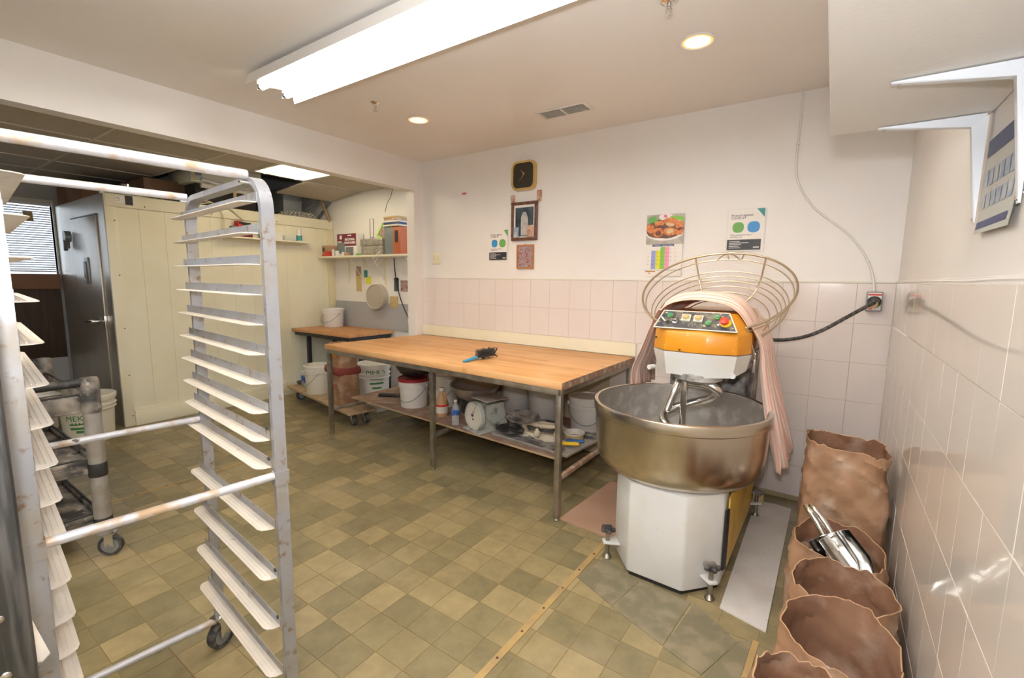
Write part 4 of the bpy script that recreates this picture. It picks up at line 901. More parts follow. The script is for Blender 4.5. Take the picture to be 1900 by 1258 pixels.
# head
low = [(-.757,2.42),(-.677,2.335),(-.48,2.328),(-.345,2.365),(-.298,2.47),(-.298,3.22),(-.757,3.22)]
def ins(poly, k): 
    cx = sum(p[0] for p in poly)/len(poly); cy = sum(p[1] for p in poly)/len(poly)
    return [(cx+(p[0]-cx)*k, cy+(p[1]-cy)*k) for p in poly]
bot = [(-.735,2.44),(-.665,2.352),(-.485,2.346),(-.362,2.385),(-.318,2.48),(-.318,3.2),(-.735,3.2)]
m = MB(); m.hull([(p[0],p[1],z) for p, z in zip(bot, (1.0,.99,.985,.995,1.02,1.02,1.02))], [(p[0],p[1],1.105) for p in low]); m.build('head_housing', 'mixw', mx, 20)
m = MB(); up = [(-.752,2.425),(-.674,2.345),(-.48,2.338),(-.348,2.373),(-.302,2.475),(-.302,3.21),(-.752,3.21)]
topp = [(-.733,2.475),(-.69,2.452),(-.50,2.450),(-.402,2.455),(-.372,2.49),(-.372,3.16),(-.725,3.16)]
A = [m.v((p[0],p[1],1.107)) for p in low]; B_ = [m.v((p[0],p[1],1.203)) for p in up]; C_ = [m.v((p[0],p[1],1.298)) for p in topp]
n = len(A); m.face(A[::-1]); m.face(C_)
for a, b in ((A,B_),(B_,C_)):
    for i in range(n): m.face([a[i],a[(i+1)%n],b[(i+1)%n],b[i]])
bmesh.ops.bevel(m.b, geom=list(m.b.edges), offset=.008, segments=2, profile=.5, affect='EDGES', clamp_overlap=True)
hood = m.build('hood', 'orange', mx, 40)
MB().lathe((-.53,2.45,0), [(.10,1.0),(.115,.995),(.115,.965),(.09,.955),(.06,.94),(.0,.94)], 32, capb=True).build('spindle_boss', 'grime', mx)
# control panel on the sloped front
pBL, pBR, pTL, pTR = Vector((-.738,2.352,1.214)), Vector((-.350,2.360,1.212)), Vector((-.715,2.444,1.294)), Vector((-.402,2.446,1.293))
nP = (pBR-pBL).cross(pTL-pBL).normalized()
def pp(s_, t_, o=0.0): return pBL.lerp(pBR, s_).lerp(pTL.lerp(pTR, s_), t_) + nP*o
uP = (pBR-pBL).normalized(); tP = (pTL-pBL).normalized(); tP = (tP - uP*tP.dot(uP)).normalized()
cp = MB().hull([pp(0,0,.004),pp(1,0,.004),pp(1,1,.004),pp(0,1,.004)], [pp(0,0,.011),pp(1,0,.011),pp(1,1,.011),pp(0,1,.011)]).build('control_panel', 'panel', mx, 0)
m = MB()
for a, b in (((0,0),(1,0)),((1,0),(1,1)),((1,1),(0,1)),((0,1),(0,0))): m.tube([pp(*a,.011), pp(*b,.011)], .0035, 6)
m.build('panel_border', 'ivory', cp)
for s_, t_ in ((.136,.71),(.81,.72),(.68,.38)):
    MB().lathe(pp(s_,t_,.011), [(.0135,0),(.0135,.007),(.0105,.009)], 20, capb=True, capt=True, axis=nP).build('button_collar', 'pgreen', cp)
    MB().lathe(pp(s_,t_,.011), [(.010,.006),(.0098,.012),(0,.013)], 20, axis=nP).build('green_button', 'green', cp)
pm = Matrix(((uP.x,tP.x,nP.x,0),(uP.y,tP.y,nP.y,0),(uP.z,tP.z,nP.z,0),(0,0,0,1)))
for s_, t_ in ((.381,.57),(.55,.56)):
    MB(Matrix.Translation(pp(s_,t_,.011)) @ pm).box(-.022,.022,-.022,.022,0,.012,.003).build('timer_plate', 'ivory', cp)
    MB(Matrix.Translation(pp(s_,t_,.023)) @ pm).lathe((0,0,0), [(.018,0),(.018,.003),(.014,.005),(.013,.009),(.007,.010),(0,.010)], 24).build('timer_knob', 'ochre', cp)
MB(Matrix.Translation(pp(.885,.42,.011)) @ pm).lathe((.006,0,0), [(.025,0),(.025,.004),(.022,.006)], 28, capt=True).build('stop_collar', 'yellow', cp)
MB(Matrix.Translation(pp(.885,.42,.011)) @ pm).lathe((0,-.002,0), [(.012,.004),(.012,.016),(.021,.018),(.021,.026),(.014,.031),(0,.032)], 28).build('stop_button', 'butred', cp)
MB(Matrix.Translation(pp(.242,.36,.011)) @ pm).lathe((0,0,0), [(.015,0),(.014,.006),(.008,.009),(.007,.02),(0,.021)], 20).build('selector_switch', 'chrome', cp)
MB(Matrix.Translation(pp(.075,.42,.015)) @ pm).cbox((0,0,.004), (.008,.036,.008), .7, .002).build('toggle', 'ivory', cp)
MB(Matrix.Translation(pp(.15,.33,.011)) @ pm).lathe((0,0,0), [(.009,0),(.009,.004),(0,.005)], 14).build('indicator', 'dial', cp)
MB(Matrix.Translation(pp(.80,.30,.011)) @ pm).lathe((0,0,0), [(.007,0),(.007,.004),(0,.005)], 14).build('indicator', 'chrome', cp)
m = MB()
for x, z in ((-.735,1.165),(-.60,1.118)): m.cyl((x, 2.335 if x > -.7 else 2.39, z), .0045, 0, .010, 10, axis=(0,-1,0))
m.build('hood_screw', 'black', mx)
m = MB()
for x, y, z in ((-.752,2.405,1.005),(-.365,2.39,1.01)): m.cyl((x, y, z), .013, -.01, .03, 14, axis=(-.35 if x < -.5 else .3,-1,0)); 
m.build('housing_bolt', 'mixw', mx)
# breaker bar and spiral hook
MB().tube([(-.583,2.40,1.0),(-.583,2.40,.56)], .0155, 14).build('breaker_bar', 'chrome', mx)
hook = [(-.60,2.50,.99),(-.605,2.47,.945),(-.55,2.43,.948),(-.49,2.41,.95),(-.44,2.40,.935),(-.425,2.42,.905),(-.455,2.45,.868),(-.52,2.47,.838),(-.59,2.46,.812),(-.645,2.43,.79),(-.672,2.39,.765),(-.655,2.34,.735),(-.59,2.31,.70),(-.50,2.33,.66),(-.45,2.41,.62),(-.48,2.49,.58),(-.57,2.52,.55)]
def smooth_path(p, n=5):
    p = [Vector(q) for q in p]; out = []
    for i in range(len(p)-1):
        a, b, c, d = p[max(i-1,0)], p[i], p[i+1], p[min(i+2,len(p)-1)]
        for k in range(n):
            t = k/n; out.append(.5*((2*b)+(c-a)*t+(2*a-5*b+4*c-d)*t*t+(3*b-a-3*c+d)*t**3))
    out.append(p[-1]); return out
sp = MB().tube(smooth_path(hook), .0225, 14).tube(smooth_path([(-.61,2.48,.975),(-.635,2.44,.90),(-.655,2.42,.83),(-.67,2.40,.765)]), .021, 14).build('spiral_hook', 'chrome', mx, 60)
# levelling feet with star knobs
for (x, y, ax, ay) in ((-.868,2.168,-.80,2.22), (-.352,2.142,-.40,2.20), (-.285,3.12,-.33,3.1), (-.89,3.12,-.84,3.1)):
    v = Vector((ax-x, ay-y, 0)).normalized(); n_ = Vector((-v.y, v.x, 0))
    q = Vector((x,y,0)); 
    pl = [q-v*.025-n_*.02, q-v*.025+n_*.02, q+v*.10+n_*.045, q+v*.10-n_*.045]
    ft = MB().prism([(p.x,p.y) for p in pl], .085, .097, bev=.003).build('foot_bracket', 'mixw', mx)
    m = MB(); m.cyl((x,y,0), .011, .012, .15, 12); m.lathe((x,y,0), [(.022,0),(.024,.006),(.020,.012),(.012,.026)], 16); m.build('foot_screw', 'frame', ft)
    m = MB(); m.cyl((x,y,0), .022, .145, .172, 12)
    for k in range(5):
        a = 2*PI*k/5+.3; m.ball((x+.027*math.cos(a), y+.027*math.sin(a), .158), .014, 8, sc=(1,1,.9))
    m.build('star_knob', 'cart', ft)
MB().prism([(-.3185,2.27),(-.3165,3.14),(-.3105,3.14),(-.3125,2.27)], .09, .45).build('side_panel', 'yellowp', mx, 0)
MB().prism([(-.3265,2.238),(-.3185,2.268),(-.3105,2.268),(-.3185,2.236)], .10, .40).build('panel_gasket', 'black', mx, 0)
MB().cbox((-.285,3.19,.10), (.06,.05,.06), .2, .004).build('hinge_block', 'ochre', mx)
# raised wire bowl guard
g_c = Vector((-.53, 2.72, 1.415)); al = math.radians(33)
gn = Vector((0, -math.sin(al), math.cos(al))); gv = Vector((0, math.cos(al), math.sin(al)))
gd = thing('bowl_guard', 'raised wire bowl guard hinged behind the orange mixer head', 'guard', g_c[:])
def gp(r, off, th): return g_c - gn*off + Vector((1,0,0))*r*math.cos(th) + gv*r*math.sin(th)
t0, t1 = math.radians(-58), math.radians(238)
def arc(r, off, a=t0, b=t1, n=64): return [gp(r, off, a+(b-a)*k/n) for k in range(n+1)]
MB().tube(arc(.385,0), .0065, 8).build('guard_rim', 'wire', gd, 60)
RNG = [(.372,.035),(.350,.105),(.335,.130),(.318,.155),(.298,.178),(.262,.198),(.205,.21)]
for r, o_ in RNG: MB().tube(arc(r, o_), .0034, 6).build('guard_ring', 'wire', gd, 60)
for th in (t0, math.radians(58), math.radians(118), t1):
    MB().tube([gp(.385,0,th)] + [gp(r, o_+.004, th) for r, o_ in RNG], .005, 6).build('guard_spoke', 'wire', gd, 60)
m = MB(); m.tube([gp(.37,.036,math.radians(100))]+[gp(.37+.014*math.sin(PI*k/8)*1.0, .036-.033*math.sin(PI*k/8), math.radians(100-20*k/8)) for k in range(9)], .0034, 6); m.tube([gp(.372,.035,math.radians(90)), gp(.385,0,math.radians(91))], .0034, 6); m.tube([gp(.372,.035,math.radians(79)), gp(.385,0,math.radians(77))], .0034, 6)
m.build('guard_handle', 'wire', gd, 60)
for th, xx in ((t0, -.288), (t1, -.772)):
    a = gp(.385,0,th)
    MB().tube([a, Vector((xx, 2.50, 1.10)), Vector((xx, 2.56, 1.04))], .006, 8).tube([gp(.262,.198,th), Vector((xx, 2.56, 1.04))], .005, 8).build('guard_arm', 'wire', gd, 60)
    MB().cbox((xx, 2.54, 1.06), (.012,.05,.10), 0, .003).build('guard_hinge', 'steel', gd)
# striped cloth thrown over the head
path = smooth_path([(-.955,0,.80),(-.93,0,.93),(-.86,0,1.06),(-.80,0,1.18),(-.765,0,1.28),(-.71,0,1.35),(-.60,0,1.378),(-.47,0,1.368),(-.385,0,1.335),(-.325,0,1.26),(-.268,0,1.15),(-.255,0,1.02),(-.235,0,.88),(-.205,0,.72),(-.175,0,.58),(-.165,0,.50)], 4)
def clothp(u, v):
    q = path[min(int(u*(len(path)-1)+.5), len(path)-1)]
    hang = max(0, (1.24-q.z)/.75)
    s0 = 2.47 + .25*max(0, (.20-u)/.2) + .16*max(0, u-.62)/.38
    wd = (.50 + .0*hang) if u > .3 else .38
    y = s0 + wd*v
    k = noise.noise((u*3, v*5, 3.3)); fold = math.sin(v*2*PI*4.5 + 2.2*k + u*4)
    amp = .006 + .030*min(hang*1.5, 1)
    x, z = q.x, q.z
    if u > .6: x += amp*fold*.8 + .025*hang; z += .05*(.5-abs(v-.45))*hang if u > .95 else 0
    elif u < .3: x -= amp*fold*.8
    else: z += .009*fold + .022*k + .035*math.sin(PI*min(v*1.3,1)) - .02
    if u > .6: y += .03*noise.noise((u*6, v*3, 8))*hang - .06*hang*(1-v)
    return (x, y, z)
cl = MB(); cl.grid(clothp, len(path)-1, 60, uv=True)
clo = tag(cl.build('striped_cloth', 'stripe', None, 60), 'pink and white striped cloth draped over the mixer head', 'cloth')
md = clo.modifiers.new('thickness', 'SOLIDIFY'); md.thickness = .0025; md.offset = 1

# outlet with cable and plug
ol = thing('power_outlet', 'grey power outlet box on the tiles near the right corner', 'outlet', (.206, YB, 1.35))
MB().box(.168,.246, YB-.055, YB-.003, 1.292, 1.408, .006).build('outlet_box', 'grey', ol)
MB().box(.176,.238, YB-.0565, YB-.0545, 1.30, 1.40).build('outlet_plate', 'paper', ol, 0)
MB().box(.176,.238, YB-.0575, YB-.056, 1.385, 1.395).build('outlet_band', 'brightred', ol, 0)
MB().box(.180,.200, YB-.0575, YB-.056, 1.303, 1.311).build('outlet_band', 'brightred', ol, 0)
cd = thing('mains_cable', 'black mains cable running from the mixer to the outlet', 'cable', (.206, YB-.06, 1.345))
MB().lathe((.207,YB-.056,1.348), [(.034,0),(.034,.018),(.028,.030),(.014,.040),(.011,.06)], 24, capt=True, axis=(-.15,-1,0)).build('plug', 'rubber', cd)
MB().lathe((.207,YB-.06,1.338), [(.020,.0),(.020,.036),(0,.037)], 16, axis=(-.1,-1,-.1)).build('plug_face', 'ochre', cd)
MB().tube(smooth_path([(.203,YB-.11,1.346),(.15,3.36,1.31),(.06,3.30,1.245),(-.03,3.26,1.18),(-.12,3.23,1.135),(-.22,3.20,1.112),(-.32,3.17,1.107),(-.35,3.10,1.09)], 5), .0105, 10).build('cord_cable', 'rubber', cd, 60)
cn = thing('wall_cable', 'white cable running down the back wall to the outlet', 'cable', (-.25, YB, 2.5))
cpth = smooth_path([(-.249,YB-.002,2.635),(-.252,YB-.002,2.43),(-.257,YB-.002,2.22),(-.235,YB-.002,2.08),(-.15,YB-.002,1.935),(-.05,YB-.002,1.84),(.045,YB-.002,1.755),(.12,YB-.002,1.66),(.170,YB-.002,1.56),(.195,YB-.008,1.47),(.204,YB-.02,1.41)], 6)
MB().tube(cpth, .0062, 8).build('cable_run', 'white', cn, 60)
m = MB()
for p in (cpth[9], cpth[22], cpth[34], cpth[46]): m.cbox((p.x, YB-.001, p.z), (.022,.012,.010), 0, .002)
m.build('cable_clip', 'white', cn)

# ================================================================== PAPER SACKS AND SCOOPS
def sack(label, c, hx, hy, h, tilt=(0,0), seed=0, group='open paper flour sacks', fill=.55, rims=None, rz=0.0, crump=1.0, mouth=1.0, arch=0.0):
    """open-mouthed kraft sack: outer skin, inner skin, torn rim, contents"""
    t = thing('paper_sack', label, 'sack', c, group)
    MTX = Matrix.Translation(c) @ Matrix.Rotation(rz, 4, 'Z')
    nA, nZ = (120, 44) if h > .5 else (96, 26)
    def rimz(a):
        q = h
        if rims: # rim height at corners (back-left, back-right, front-right, front-left), blended by angle
            x, y = math.cos(a), math.sin(a); wx, wy = (x+1)/2, (y+1)/2
            q = (rims[0]*(1-wx)+rims[1]*wx)*wy + (rims[3]*(1-wx)+rims[2]*wx)*(1-wy)
        q += arch*(max(0, math.sin(a))*math.cos(a*0+0)*max(0, 1-abs(math.cos(a))**2))
        return q + .018*noise.noise((math.cos(a)*3, math.sin(a)*3, seed*3.1)) + .010*noise.noise((math.cos(a)*11, math.sin(a)*11, seed*1.7))
    tb = [2*PI*i/2000 for i in range(2001)]; se = [Vector((math.copysign(abs(math.cos(t))**.34, math.cos(t))*hx, math.copysign(abs(math.sin(t))**.34, math.sin(t))*hy)) for t in tb]
    cum = [0.0]
    for i in range(2000): cum.append(cum[-1] + (se[i+1]-se[i]).length)
    import bisect
    def even(a):
        f = (a/(2*PI)) % 1.0 * cum[-1]; i = max(1, bisect.bisect_left(cum, f)); g0, g1 = cum[i-1], cum[i]
        return tb[i-1] + (tb[i]-tb[i-1])*((f-g0)/(g1-g0) if g1 > g0 else 0)
    def P(a, v, off=0.0):
        a = even(a)
        e = .30 + .45*max(0, v-.35)/.65*mouth  # squarish below, lens shaped at the mouth
        ca, sa = math.cos(a), math.sin(a)
        x = math.copysign(abs(ca)**e, ca); y = math.copysign(abs(sa)**e, sa)
        z = rimz(a)*v
        bulge = 1 + .05*math.sin(PI*min(v*1.1,1)) - .02*v
        q = Vector((x*hx + seed*1.7, y*hy + seed*.9, z))
        def ridge(f, sx, sz): return (1-abs(noise.noise((q.x*f+q.z*sx, q.y*f-q.z*sx, q.z*sz+seed))))**4
        k = (.007*noise.noise(q*8) + .0025*noise.noise(q*26) + .007*(ridge(6.5, 5, 6)-.35) + .004*(ridge(13, -9, 11)-.35))*crump*(.35+.65*v)
        X = x*(hx*bulge - off) + x*k*1.2; Y = y*(hy*bulge - off) + y*k*1.2
        X += tilt[0]*v*v + .012*noise.noise((seed, v*4, ca*2))*v; Y += tilt[1]*v*v
        return (X, Y, z)
    o = MB(MTX); o.grid(lambda u, v: P(2*PI*u, v), nA, nZ, wrap=True); o.face([o.v(P(2*PI*k/24, .0)) for k in range(24)]); o.build('sack_outside', 'kraft', t, 28)
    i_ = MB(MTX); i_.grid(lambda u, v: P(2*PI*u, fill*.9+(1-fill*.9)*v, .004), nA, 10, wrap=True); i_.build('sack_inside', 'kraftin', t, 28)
    r_ = MB(MTX); r_.grid(lambda u, v: P(2*PI*u, 1.0, .004*v) if v in (0, 1) else P(2*PI*u, 1.004, .002), nA, 2, wrap=True); r_.build('torn_rim', 'kraftl', t, 50)
    f_ = MB(MTX); f_.grid(lambda u, v: tuple(Vector(P(2*PI*u, fill, .006)) * (1-v) + Vector((tilt[0]*fill, tilt[1]*fill, h*fill + .02*noise.noise((u*4, seed, 1)))) * v), 36, 6, wrap=True); f_.build('sack_contents', 'flour', t, 50)
    return t
sack('tall creased brown paper sack, open, standing in the far corner', (.118,2.66,.002), .160,.135,.70, (.0,0), 1, fill=.80, rims=(.70,.69,.665,.72), crump=1.55, mouth=.1)
sack('open brown paper sack with two metal scoops in it', (.105,2.275,.002), .158,.120,.36, (.0,.02), 2, fill=.62, rims=(.385,.36,.315,.355), rz=-.22, crump=1.5, mouth=.8, arch=.02)
sack('open brown paper sack just in front of the scoop sack', (.112,1.945,.002), .152,.112,.40, (.0,.02), 3, fill=.5, rims=(.385,.385,.33,.33), rz=-.36, crump=1.6, arch=.0)
sack('wide open brown paper sack, second nearest along the wall', (.098,1.675,.002), .158,.118,.38, (-.0,.03), 4, fill=.35, rims=(.36,.32,.27,.33), rz=-.36, crump=1.6, arch=.06)
sack('nearest brown paper sack at the bottom edge, mouth folded', (.005,1.375,.002), .105,.105,.36, (.0,.01), 5, fill=.7, rims=(.375,.36,.345,.365), rz=-.1, crump=1.8)
def scoop(label, hb, tip, up, k=1.0):
    t = thing('flour_scoop', label, 'scoop', tuple(hb), 'metal scoops in the sack')
    hb, tip = Vector(hb), Vector(tip); d = (tip-hb).normalized(); up = Vector(up); up = (up - d*up.dot(d)).normalized(); s_ = d.cross(up)
    L = .215*k; R = .064*k; b0 = hb + d*.135*k
    m = MB()
    def P(u, v, o):
        a = -PI*.5 + (u-.5)*2*PI*(.5+ .0)*1.12*(1-.0*v); l = L*v*(1-.42*abs(u-.5)**1.3*2*v)
        rr_ = (R - o)*(1-.30*max(0, v-.6)/.4)
        return b0 + d*l + s_*rr_*math.cos(a) + up*(rr_*math.sin(a) + .012*v)
    m.grid(lambda u, v: P(u, v, 0), 24, 12); m.grid(lambda u, v: P(u, v, .002), 24, 12)
    m.build('scoop_bowl', 'chrome', t, 50)
    m = MB(); m.lathe(b0, [(0,.0),(R*.995,.0),(R*.995,.002),(0,.002)], 28, capb=False, axis=d); m.build('scoop_back', 'chrome', t)
    MB().tube([b0 - up*.0, b0-d*.02*k+up*.012, b0-d*.06*k+up*.02, b0-d*.115*k+up*.012, hb], [.014,.012,.0125,.013,.009], 14).build('scoop_handle', 'chrome', t, 60)
    return t
scoop('shiny metal scoop lying on top in the sack, handle upright', (-.004,2.315,.492), (.175,2.165,.325), (.15,-.75,.75), 1.06)
scoop('duller metal scoop nested beneath the other scoop', (-.022,2.325,.478), (.135,2.19,.30), (.1,-.75,.75), 1.02)

# ================================================================== THINGS ON THE BACK WALL
def wbox(x0, x1, z0, z1, d0, d1, nm, mat, parent, bev=0, Y=YB): return MB().box(x0, x1, Y-d1, Y-d0, z0, z1, bev).build(nm, mat, parent, 35 if bev else 0)
def rrect(x0, x1, z0, z1, r, n=6):
    out = []
    for cx, cz, a0 in ((x1-r,z1-r,0),(x0+r,z1-r,90),(x0+r,z0+r,180),(x1-r,z0+r,270)):
        for k in range(n+1):
            a = math.radians(a0+90*k/n); out.append((cx+r*math.cos(a), cz+r*math.sin(a)))
    return out
ck = thing('wall_clock', 'square black faced wall clock with a rounded gold rim', 'clock', (-2.31, YB, 2.36))
a, b = rrect(-2.435,-2.183,2.232,2.487,.06), rrect(-2.413,-2.205,2.254,2.465,.045)
m = MB(); R1 = [m.v((x,YB,z)) for x,z in a]; R2 = [m.v((x,YB-.032,z)) for x,z in rrect(-2.431,-2.187,2.236,2.483,.058)]; R3 = [m.v((x,YB-.030,z)) for x,z in b]; R4 = [m.v((x,YB-.02,z)) for x,z in b]
for P_, Q_ in ((R1,R2),(R2,R3),(R3,R4)):
    for i in range(len(a)): m.face([P_[i],P_[(i+1)%len(a)],Q_[(i+1)%len(a)],Q_[i]])
m.build('clock_rim', 'gold', ck, 30)
m = MB(); m.hull([(x,YB-.004,z) for x,z in b], [(x,YB-.0215,z) for x,z in b]); fc = m.build('clock_face', 'dial', ck, 0)
cxk, czk = -2.308, 2.375
for nm, ang, L, wd in (('hour_hand', -42, .055, .007), ('minute_hand', 215, .085, .005), ('second_hand', 190, .085, .0016)):
    aa = math.radians(ang); dx, dz = math.sin(aa), math.cos(aa)
    MB().hull([(cxk-dz*wd/2-dx*.015,YB-.023,czk+dx*wd/2-dz*.015),(cxk+dz*wd/2-dx*.015,YB-.023,czk-dx*wd/2-dz*.015),(cxk+dx*L,YB-.023,czk+dz*L)], [(cxk-dz*wd/2-dx*.015,YB-.0245,czk+dx*wd/2-dz*.015),(cxk+dz*wd/2-dx*.015,YB-.0245,czk-dx*wd/2-dz*.015),(cxk+dx*L,YB-.0245,czk+dz*L)]).build(nm, 'gold', fc, 0)
for (x0,x1,z0,z1,lab,nm,mts) in ((-2.455,-2.408,2.115,2.205,'small red religious card pinned left under the clock','picture_card','pic_card'),(-2.180,-2.130,2.13,2.225,'small pale card pinned right under the clock','picture_card','pic_card')):
    o = tag(MB().box(x0,x1,YB-.003,YB-.0005,z0,z1).build(nm, mts, smooth=0), lab, 'card')
p1 = thing('framed_picture', 'picture of a pale robed shape in a dark brown frame', 'picture', (-2.30, YB, 1.98))
x0,x1,z0,z1 = -2.437,-2.165,1.802,2.137
for q in ((x0,x1,z1-.026,z1),(x0,x1,z0,z0+.026),(x0,x0+.026,z0+.026,z1-.026),(x1-.026,x1,z0+.026,z1-.026)): wbox(*q,.0,.022,'frame_rail','frameb',p1,.004)
wbox(x0+.02,x1-.02,z0+.02,z1-.02,.002,.010,'picture_mount','paper',p1)
wbox(x0+.042,x1-.040,z0+.036,z1-.048,.010,.0112,'picture_print','pic_dark',p1)
m = MB(); m.hull([(-2.335,YB-.0112,1.845),(-2.255,YB-.0112,1.845),(-2.262,YB-.0112,2.0),(-2.285,YB-.0112,2.05),(-2.315,YB-.0112,2.05),(-2.335,YB-.0112,2.0)], [(-2.335,YB-.0118,1.845),(-2.255,YB-.0118,1.845),(-2.262,YB-.0118,2.0),(-2.285,YB-.0118,2.05),(-2.315,YB-.0118,2.05),(-2.335,YB-.0118,2.0)]); m.build('picture_figure', 'pic_pale', p1, 0)
wbox(x0+.032,x0+.085,z0+.028,z0+.115,.022,.0235,'tucked_card','poster_blue',p1); wbox(x1-.10,x1-.032,z0+.030,z0+.130,.022,.0235,'tucked_card','pic_card',p1)
p2 = thing('framed_picture', 'small crowded picture in a thin orange wood frame', 'picture', (-2.29, YB, 1.66))
x0,x1,z0,z1 = -2.378,-2.200,1.552,1.765
for q in ((x0,x1,z1-.013,z1),(x0,x1,z0,z0+.013),(x0,x0+.013,z0+.013,z1-.013),(x1-.013,x1,z0+.013,z1-.013)): wbox(*q,.0,.014,'frame_rail','frameo',p2,.002)
wbox(x0+.01,x1-.01,z0+.01,z1-.01,.002,.007,'picture_print','pic_mix',p2)
MB().tube([(-2.295,YB-.004,1.765),(-2.292,YB-.006,1.778),(-2.285,YB-.004,1.765)], .0018, 6).build('hanging_ring', 'chrome', p2)
def disc(cx, cz, rx, rz, d0, d1, nm, mat, parent):
    pts = [(cx+rx*math.copysign(abs(math.cos(t))**.8, math.cos(t)), cz+rz*math.copysign(abs(math.sin(t))**.8, math.sin(t))) for t in [2*PI*k/28 for k in range(28)]]
    MB().hull([(x,YB-d0,z) for x,z in pts], [(x,YB-d1,z) for x,z in pts]).build(nm, mat, parent, 0)
def covid(x0, x1, z0, z1, label, left, right, sleeve, corner):
    t = thing('notice', label, 'poster', ((x0+x1)/2, YB, (z0+z1)/2)); W, H = x1-x0, z1-z0
    if sleeve: wbox(x0-.012, x1+.006, z0-.008, z1+.006, .0006, .0014, 'plastic_sleeve', 'white', t)
    wbox(x0, x1, z0, z1, .001, .003, 'notice_sheet', 'paper', t)
    wbox(x0+.0, x1-.012*W/.22, z0, z0+.26*H, .003, .0036, 'notice_footer', 'pblack', t)
    m = MB(); m.hull([(x1-.22*W,YB-.003,z1),(x1,YB-.003,z1-.22*H),(x1,YB-.003,z1)], [(x1-.22*W,YB-.0036,z1),(x1,YB-.0036,z1-.22*H),(x1,YB-.0036,z1)]); m.build('notice_corner', corner, t, 0)
    disc(x0+.29*W, z0+.56*H, .16*W, .13*H, .003, .0037, 'notice_bubble', left, t); disc(x0+.72*W, z0+.56*H, .17*W, .135*H, .003, .0037, 'notice_bubble', right, t)
    R_, U = (1,0,0), (0,0,1)
    text('Protect against', .10*W, (x0+.08*W, YB-.0035, z0+.83*H), R_, U, 'txt', t, width=.60*W)
    text('COVID-19', .10*W, (x0+.08*W, YB-.0035, z0+.76*H), R_, U, 'txt', t, width=.40*W)
    text('Wipe equipment before', .05*W, (x0+.08*W, YB-.0035, z0+.36*H), R_, U, 'txt', t, width=.60*W)
    text('and after use', .05*W, (x0+.08*W, YB-.0035, z0+.31*H), R_, U, 'txt', t, width=.34*W)
    for k, (ww, zz) in enumerate(((.30,.21),(.55,.17),(.34,.13),(.28,.09),(.33,.05))):
        wbox(x0+.06*W, x0+.06*W+ww*W, z0+zz*H, z0+(zz+.012)*H, .0036, .0039, 'footer_line', 'txtw', t)
    wbox(x0+.74*W, x0+.90*W, z0+.05*H, z0+.075*H, .0036, .0039, 'footer_line', 'txtw', t)
covid(-2.695,-2.483,1.635,1.905,'COVID-19 notice left of the framed pictures, blue bubble first','pblue','pgreen',False,'pgreen')
covid(-.628,-.408,1.672,1.942,'COVID-19 notice in a plastic sleeve, green bubble first','pgreen','pblue',True,'teal')
cal = thing('wall_calendar', 'wall calendar with a food photograph and coloured columns', 'calendar', (-1.055, YB, 1.72))
wbox(-1.195,-.922,1.742,1.945,.002,.007,'calendar_picture','silverbox',cal)
def blob(cx, cz, rx, rz, k, nm, mat, seed=0, rot=0.0):
    pts = []
    for q in range(26):
        t = 2*PI*q/26; r_ = 1+.10*noise.noise((math.cos(t)*2, math.sin(t)*2, seed)); px, pz = rx*r_*math.cos(t), rz*r_*math.sin(t)
        x_, z_ = cx+px*math.cos(rot)-pz*math.sin(rot), cz+px*math.sin(rot)+pz*math.cos(rot)
        pts.append((min(max(x_, -1.1945), -.9225), min(max(z_, 1.7425), 1.9445)))
    MB().hull([(x,YB-.0070-k*.00012,z) for x,z in pts], [(x,YB-.0072-k*.00012,z) for x,z in pts]).build(nm, mat, cal, 0)
blob(-1.06,1.835,.155,.082,0,'printed_plate','paper',1); blob(-1.06,1.842,.148,.072,1,'printed_shadow','frameb',2)
blob(-1.055,1.925,.05,.025,2,'printed_dip','paper',9)
for k, (x, z, rx, rz) in enumerate(((-1.165,1.905,.020,.022),(-1.145,1.915,.022,.020),(-1.13,1.90,.016,.020))): blob(x,z,rx,rz,2+k,'printed_leaf','pgreen',k)
blob(-.965,1.912,.06,.014,3,'printed_leaf','c_grn',4,-.2)
for k, (x, z, rx, rz, ro, mt) in enumerate(((-1.165,1.845,.030,.036,.4,'nug1'),(-1.10,1.878,.036,.022,.1,'nug1'),(-1.095,1.857,.024,.012,0,'nug2'),(-1.015,1.888,.055,.030,-.2,'nug1'),(-1.02,1.868,.03,.013,-.2,'nug3'),(-.950,1.862,.032,.030,.2,'nug1'),(-1.108,1.815,.038,.034,.2,'nug1'),(-1.105,1.808,.022,.018,.1,'nug2'),(-1.02,1.818,.050,.030,-.1,'nug1'),(-1.02,1.82,.026,.016,.3,'nug3'),(-.955,1.815,.032,.024,.1,'nug1'),(-.952,1.835,.018,.010,.3,'nug2'))): blob(x,z,rx,rz,5+k,'printed_food',mt,k*1.3,ro)
wbox(-1.193,-.922,1.728,1.744,.002,.0075,'picture_edge','silverbox',cal)
wbox(-1.200,-.925,1.493,1.730,.002,.006,'calendar_sheet','paper',cal)
wbox(-1.145,-.985,1.712,1.727,.006,.0068,'month_banner','navy',cal)
text('MARZEC - MARCH 2022', .011, (-1.135, YB-.0071, 1.7155), (1,0,0), (0,0,1), 'txtw', cal, width=.14)
for k, (mt, zt) in enumerate((('c_blue',1.683),('c_yel',1.683),('c_grn',1.708),('c_pink',1.708))):
    wbox(-1.150+k*.0335, -1.1165+k*.0335, 1.545, zt, .006, .0066, 'calendar_column', mt, cal)
day = 1
for r in range(5):
    for c in range(7):
        if (r == 0 and c < 2) or day > 31: continue
        text(str(day), .010, (-1.178+c*.0335, YB-.0068, 1.69-r*.028), (1,0,0), (0,0,1), 'txt' if c < 6 else 'txtr', cal, 'day_number', .0003); day += 1
